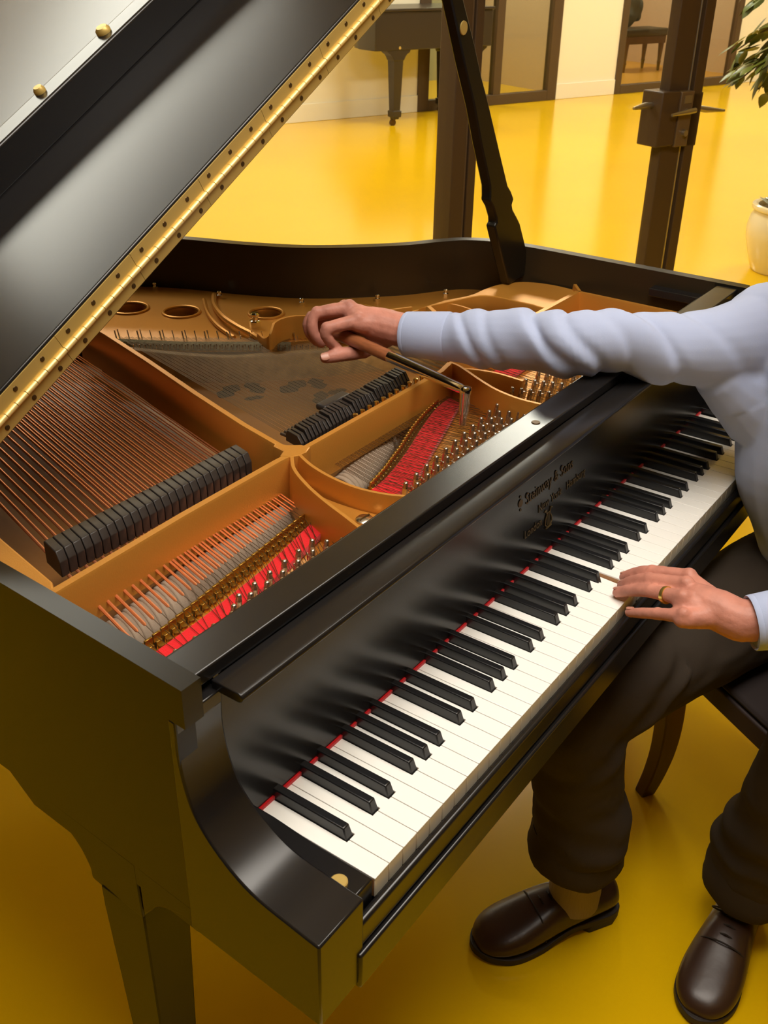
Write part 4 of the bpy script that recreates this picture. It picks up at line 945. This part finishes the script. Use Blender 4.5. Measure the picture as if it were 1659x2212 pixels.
# ---- trousers
b = MB()
limb(b, [HIP + V3((0, 0, .03)), HIP + V3((.01, 0, -.04))], [0.140, 0.145], 22)
hemR, hemL = AR + V3((-.008, .006, .128)), AL + V3((-.002, -.002, .062))
limb(b, [HR, HR.lerp(KR, .5) + V3((0, 0, -.004)), KR + V3((0.012, 0, -.012)), KR.lerp(hemR, .32), KR.lerp(hemR, .7), hemR], [0.105, 0.092, 0.078, 0.074, 0.071, 0.078], 22, 6)
limb(b, [HL_, HL_.lerp(KL, .5) + V3((0, 0, -.004)), KL + V3((0.012, 0, -.012)), KL.lerp(hemL, .32), KL.lerp(hemL, .7), hemL], [0.105, 0.092, 0.078, 0.074, 0.070, 0.076], 22, 6)
trm = fuse(b, 0.0062, 4, 'trousers')
def wrinkle(p):
    h = mnoise.noise(V3((p.x * 9, p.y * 9, p.z * 12))) * 0.008 + mnoise.noise(V3((p.x * 26, p.y * 26, p.z * 34))) * 0.0028
    for hem, kn, g in ((hemR, KR, .6), (hemL, KL, 1.25)):
        if (p.xy - hem.xy).length < 0.15 and p.z < .40:
            w_ = 0.035 * mnoise.noise(V3((p.x * 10, p.y * 10, 3)))
            for z0, w, a in ((hem.z + .075, .024, .008), (hem.z + .020, .018, .007)): h += g * a * math.exp(-((p.z - z0 + w_ + .25 * (p.x - hem.x) - .35 * (p.y - hem.y)) / w) ** 2)
        if (p - kn).length < 0.17:
            bk = min(1, max(0, ((p - kn).dot(V3((.8, -.3, -.5)))) / .08))
            for o_, a in ((-.06, .010), (-.01, .008)): h += bk * a * math.exp(-(((p.z - kn.z - o_) - 0.8 * (p.x - kn.x) + .02 * mnoise.noise(p * 14)) / .014) ** 2)
    return h
displace(trm, wrinkle); trousers = part_of(person, 'trousers', trm, M['trouser'])
for hem in (hemR, hemL):
    b = MB(); b.lathe([(.046, -.062), (.0745, -.066), (.0785, -.060), (.0795, -.045), (.078, -.025), (.074, .0), (.046, .0)], hem + V3((0, 0, -.002)), 34)
    me = b; o = b.build('trouser_hem', M['trouser'], trousers); displace(o.data, lambda p: mnoise.noise(p * 28) * .006)
# ---- socks and shoes
for A_ in (AR, AL):
    b = MB(); b.lathe([(.030, -.055), (.043, -.05), (.044, -.02), (.0415, .02), (.041, .06)], A_, 26); b.build('sock', M['sock'], person)
def shoe(back, toe, label):
    back, toe = Vector(back), Vector(toe); fx = (toe - back).normalized(); fy = V3((-fx.y, fx.x, 0)); Ls = (toe - back).length / 0.285
    F = lambda x, y, z: back + fx * x * Ls + fy * y + V3((0, 0, z))
    st = [(0.001, .016, .060, .030), (0.006, .027, .083, .026), (.025, .034, .092, .024), (.060, .0365, .090, .023), (.095, .0385, .088, .020), (.130, .0415, .088, .016), (.165, .0465, .078, .012), (.200, .0510, .064, .010), (.235, .0500, .054, .010), (.262, .0410, .046, .011), (.277, .0270, .036, .013), (.284, .0120, .026, .016)]
    b = MB(); R = []
    for x, w, h, z0 in st:
        ring = []
        for k in range(22):
            a = 2 * PI * k / 22; c, s = math.cos(a), math.sin(a)
            yy = w * math.copysign(abs(c) ** .75, c); zz = z0 + (h - z0) * (0.42 + 0.58 * math.copysign(abs(s) ** .85, s)) if s > 0 else z0 + (h - z0) * 0.42 * (1 + s)
            if s > 0 and x < .10: yy *= 1 - .22 * s
            ring.append(F(x, yy, zz))
        R.append(ring)
    b.rings(R, True, True); me = bpy.data.meshes.new('shoe'); bmesh.ops.recalc_face_normals(b.bm, faces=b.bm.faces[:]); b.bm.to_mesh(me); b.bm.free()
    o = link('shoe', me, M['leather'], person); o['label'] = label
    sm = o.modifiers.new('s', 'SUBSURF'); sm.levels = 1; sm.render_levels = 2
    ol = [(-.003, 0), (.0, .024), (.02, .0375), (.06, .0395), (.10, .0400), (.14, .0445), (.18, .0525), (.215, .0560), (.245, .0510), (.272, .036), (.287, .016), (.291, 0)]
    ol = ol + [(x, -y) for x, y in ol[-2:0:-1]]
    ol = [(p.x, p.y * .905) for p in smoothpath([(x, y, 0) for x, y in ol], 4, True)]
    b = MB()
    def zb(x): return 0.0 if x > .165 else (0.014 * min(1, (.165 - x) / .06) if x > .078 else 0.014)
    a = [b.bm.verts.new(F(x, y, zb(x) + (.006 * max(0, (x - .23) / .06)))) for x, y in ol]; c = [b.bm.verts.new(F(x, y, zb(x) + .0135 + (.006 * max(0, (x - .23) / .06)))) for x, y in ol]
    b.face(a[::-1]); b.face(c)
    for i in range(len(ol)): b.face([a[i], a[(i + 1) % len(ol)], c[(i + 1) % len(ol)], c[i]])
    hl = [(x, y) for x, y in ol if x < .07]; hl = [(-.003, 0), (.0, .024), (.02, .0375), (.07, .0395), (.078, .030), (.078, -.030), (.07, -.0395), (.02, -.0375), (.0, -.024)]
    hl = [(x, y * .91) for x, y in hl]
    b.prism(hl, lambda x, y: F(x, y, 0), lambda x, y: F(x, y, .0155)); b.build('shoe_sole', M['sole'], o, .0015)
    b = MB()   # throat collar, welt, laces
    for k in range(3): x = .122 + .017 * k; zt = .0905 - .0045 * k; b.tube([F(x, -.020, zt - .009), F(x + .004, 0, zt + .001), F(x, .020, zt - .009)], .0016, 6)
    b.tube(smoothpath([F(.122, .0, .093), F(.118, .022, .100), F(.105, .034, .088), F(.112, .020, .086), F(.122, 0, .093), F(.125, -.022, .098), F(.118, -.036, .085), F(.12, -.020, .086), F(.122, 0, .093)], 4), .0015, 6)
    b.build('shoe_lace', M['lace'], o)
    b = MB(); b.tube(smoothpath([F(.168, -.046, .030), F(.172, -.034, .066), F(.176, 0, .0795), F(.172, .034, .066), F(.168, .046, .030)], 5), .0014, 6); b.build('toe_seam', M['lace'], o)
    return o
shoe(BR, TR, 'brown leather shoe of the right foot, seen from its outer side'); shoe(BL, TL, 'brown leather shoe of the left foot, toe towards the viewer')

# ============================================================ THE CHAIR THE TUNER SITS ON
chair = thing('chair', 'dark wooden chair with curved sabre legs under the seated tuner', 'chair', (1.03, -0.20, 0))
CA, CB = V3((1.005, 0.048, 0)), V3((1.275, -0.122, 0)); cx = (CB - CA).normalized(); cy = V3((cx.y, -cx.x, 0)); 
CC, CD = CA + cy * 0.40, CB + cy * 0.40
for foot, s in ((CA, 1), (CC, 1), (CB, -1), (CD, -1)):
    b = MB(); inn_ = cx * s; pts = [foot, foot + inn_ * .016 + V3((0, 0, .05)), foot + inn_ * .026 + V3((0, 0, .11)), foot + inn_ * .026 + V3((0, 0, .18)), foot + inn_ * .016 + V3((0, 0, .27)), foot + V3((0, 0, .40))]
    P = smoothpath(pts, 5); R = []
    for i, p in enumerate(P):
        t = i / (len(P) - 1); w = .0135 + .008 * t; d_ = .015 + .011 * t
        R.append([p - cy * w - cx * d_, p + cy * w - cx * d_, p + cy * w + cx * d_, p - cy * w + cx * d_])
    b.rings(R, False); b.build('leg', M['chair_wood'], chair, .003)
ct = (CA + CD) / 2
def CF(x, y, z): return ct + cx * x + cy * y + V3((0, 0, z))
b = MB(); b.box(-.215, .165, -.225, .225, .385, .425, CF); b.build('seat_rail', M['seat_rail'], chair, .004)
b = MB(); b.box(-.212, .160, -.220, .220, .425, .442, CF); b.build('seat', M['seat_cloth'], chair, .012, 3)
for yy in (-.20, .20):
    b = MB(); P = smoothpath([CF(.150, yy, .40), CF(.165, yy, .55), CF(.195, yy, .70), CF(.225, yy, .84)], 5)
    b.tube(P, .014, 8); b.build('back_post', M['chair_wood'], chair)
b = MB(); b.box(.200, .222, -.20, .20, .74, .83, CF); b.build('top_rail', M['chair_wood'], chair, .006)

# ============================================================ PLANT
PC = V3((4.965, 0.970, 0))
plant = thing('potted_ficus', 'leafy green ficus tree in a cream glazed pot beyond the glass door', 'plant', PC)
b = MB(); b.lathe([(0, 0), (.142, 0), (.150, .008), (.178, .08), (.203, .17), (.208, .22), (.198, .275), (.184, .300), (.182, .308), (.196, .314), (.200, .324), (.197, .336), (.180, .340), (.168, .334), (.166, .29), (0, .29)], PC, 40); b.build('pot', M['pot'], plant)
b = MB(); b.lathe([(0, .318), (.08, .322), (.155, .310), (.169, .295), (0, .29)], PC, 20); b.build('soil', M['soil'], plant)
b = MB(); b.tube(smoothpath([PC + V3((0, 0, .30)), PC + V3((.02, .01, .7)), PC + V3((-.01, .02, 1.1)), PC + V3((.02, 0, 1.55))], 5), [.020 - .0006 * i for i in range(16)], 10)
rnd = random.Random(5); tips = []
for k in range(60):
    z = 1.02 + .80 * rnd.random(); a = rnd.random() * 2 * PI; L = .25 + .22 * rnd.random()
    s = PC + V3((0, 0, z)); e = s + V3((math.cos(a) * L, math.sin(a) * L, .10 - .30 * rnd.random())); m_ = s.lerp(e, .5) + V3((0, 0, .07))
    P = smoothpath([s, m_, e], 5); b.tube(P, .004, 6); tips.append(P)
b.build('stem', M['stem'], plant)
b = MB()
def leafm(b, o, d, n, L):
    d = d.normalized(); s = d.cross(n).normalized(); n = s.cross(d)
    pr = [(0, 0), (.18, .20), (.42, .27), (.70, .18), (1.0, 0)]
    Lv = [b.bm.verts.new(o + d * u * L + s * w * L - n * (.06 * w * L + .12 * u * u * L)) for u, w in pr]; Rv = [Lv[0]] + [b.bm.verts.new(o + d * u * L - s * w * L - n * (.06 * w * L + .12 * u * u * L)) for u, w in pr[1:-1]] + [Lv[-1]]
    C = [Lv[0]] + [b.bm.verts.new(o + d * u * L + n * .03 * L - n * (.12 * u * u * L)) for u, w in pr[1:-1]] + [Lv[-1]]
    for X_, Y_ in ((Lv, C), (C, Rv)):
        for i in range(4):
            vs = [X_[i], X_[i + 1], Y_[i + 1], Y_[i]]; u_ = []
            for v in vs:
                if v not in u_: u_.append(v)
            b.face(u_, True)
for P in tips:
    for k in range(26):
        q = P[int(3 + rnd.random() * (len(P) - 4))]; d = (P[-1] - P[0]).normalized() + V3((rnd.uniform(-1, 1), rnd.uniform(-1, 1), rnd.uniform(-1.3, .3))) * .8
        leafm(b, q + V3((rnd.uniform(-.05, .05), rnd.uniform(-.05, .05), rnd.uniform(-.05, .05))), d, V3((rnd.uniform(-.4, .4), rnd.uniform(-.4, .4), 1)), (.085 + .035 * rnd.random()))
for k in range(9): leafm(b, PC + V3((rnd.uniform(-.15, -.02), rnd.uniform(-.10, .10), .33)), V3((rnd.uniform(-1, 1), rnd.uniform(-1, 1), .5)), V3((0, 0, 1)), .09)
b.build('foliage', M['leaf'], plant)

# ============================================================ FAR PIANO BY THE CREAM WALL
LEGP = V3((7.47, 5.21, 0)); la, lb = LEGP.dot(E1), LEGP.dot(E2)
fp = thing('far_grand_piano', 'black grand piano with closed lid standing by the cream wall behind the glass', 'piano', LEGP)
# plan outline in building axes: keyboard end towards the right (+e1), bass side facing the viewer
FO = [(la - .26, lb - .06), (la + 1.05, lb - .06), (la + 1.05, lb + .50)] + [(la + x, lb + y) for x, y in ((.55, .50), (.25, .50), (.0, .47), (-.12, .44), (-.22, .33), (-.27, .18))]
def FX(z): return lambda x, y: W(x, y, z)
b = MB(); b.prism(FO, FX(.63), FX(.935)); b.build('case', M['far_black'], fp, .006)
b = MB(); b.prism([(x + (.012 if x > la else -.012), y + (.012 if y > lb else -.012)) for x, y in FO], FX(.937), FX(.960)); b.build('lid', M['far_black'], fp, .004)
for i, (da, db) in enumerate(((0, 0), (.90, 0.02), (.90, .46))):
    b = MB(); a0, b0 = la + da, lb + db
    R = []
    for z, w in ((.63, .125), (.612, .115), (.595, .085), (.575, .068), (.55, .056), (.545, .050), (.13, .036), (.125, .046), (.075, .044), (.070, .030), (.055, .028)):
        d_ = min(w, .055); R.append([W(a0 - w, b0 - d_, z), W(a0 + w, b0 - d_, z), W(a0 + w, b0 + d_, z), W(a0 - w, b0 + d_, z)])
    b.rings(R, False); lg = b.build('leg', M['far_black'], fp, .002)
    b = MB(); b.tube([W(a0 - .02, b0 - .014, .028), W(a0 - .02, b0 + .014, .028)], .028, 14); b.tube([W(a0, b0, .06), W(a0 - .015, b0, .035)], .014, 8); b.build('caster', M['screw_dark'], lg)
b = MB(); b.lathe([(0, 0), (.013, 0), (.012, .004), (0, .005)], W(la, lb - .0615, .650), 14, -E2); b.build('leg_bolt', M['brass'], fp)

# ============================================================ PRACTICE ROOM: bench with a bag
BC = V3((13.30, 5.40, 0)); 
def BX(x, y, z): return BC + E1 * x + E2 * y + V3((0, 0, z))
bench = thing('piano_bench', 'upholstered dark bench on thin legs seen through the far right window', 'bench', BC)
b = MB(); b.box(-.42, .36, -.19, .19, .43, .52, BX); b.build('bench_cushion', M['bench_pad'], bench, .02, 3)
b = MB(); b.box(-.40, .34, -.175, .175, .34, .43, BX); b.build('bench_frame', M['chair_wood'], bench, .004)
for x, y in ((-.36, -.14), (.30, -.14), (-.36, .14), (.30, .14)):
    b = MB(); b.rings([[BX(x - w, y - w, z), BX(x + w, y - w, z), BX(x + w, y + w, z), BX(x - w, y + w, z)] for z, w in ((0, .012), (.10, .017), (.11, .022), (.125, .016), (.34, .026))], False); b.build('leg', M['chair_wood'], bench, .002)
b = MB(); limb(b, [BX(-.24, 0.02, .60), BX(-.24, 0.03, .80), BX(-.23, 0.02, .98)], [.14, .15, .12], 16, 4, .7); limb(b, [BX(-.08, 0, .58), BX(-.06, 0, .75)], [.06, .05], 12)
bm_ = fuse(b, .02, 4, 'bag'); displace(bm_, lambda p: mnoise.noise(p * 9) * .02)
zmin = min(v.co.z for v in bm_.vertices); 
for v in bm_.vertices: v.co.z += 0.521 - zmin
tag(link('bag', bm_, M['darkgrey']), 'dark grey soft bag standing on the far bench', 'bag')
for o in bpy.data.objects:
    for k in ('_w', 't'):
        if k in o: del o[k]
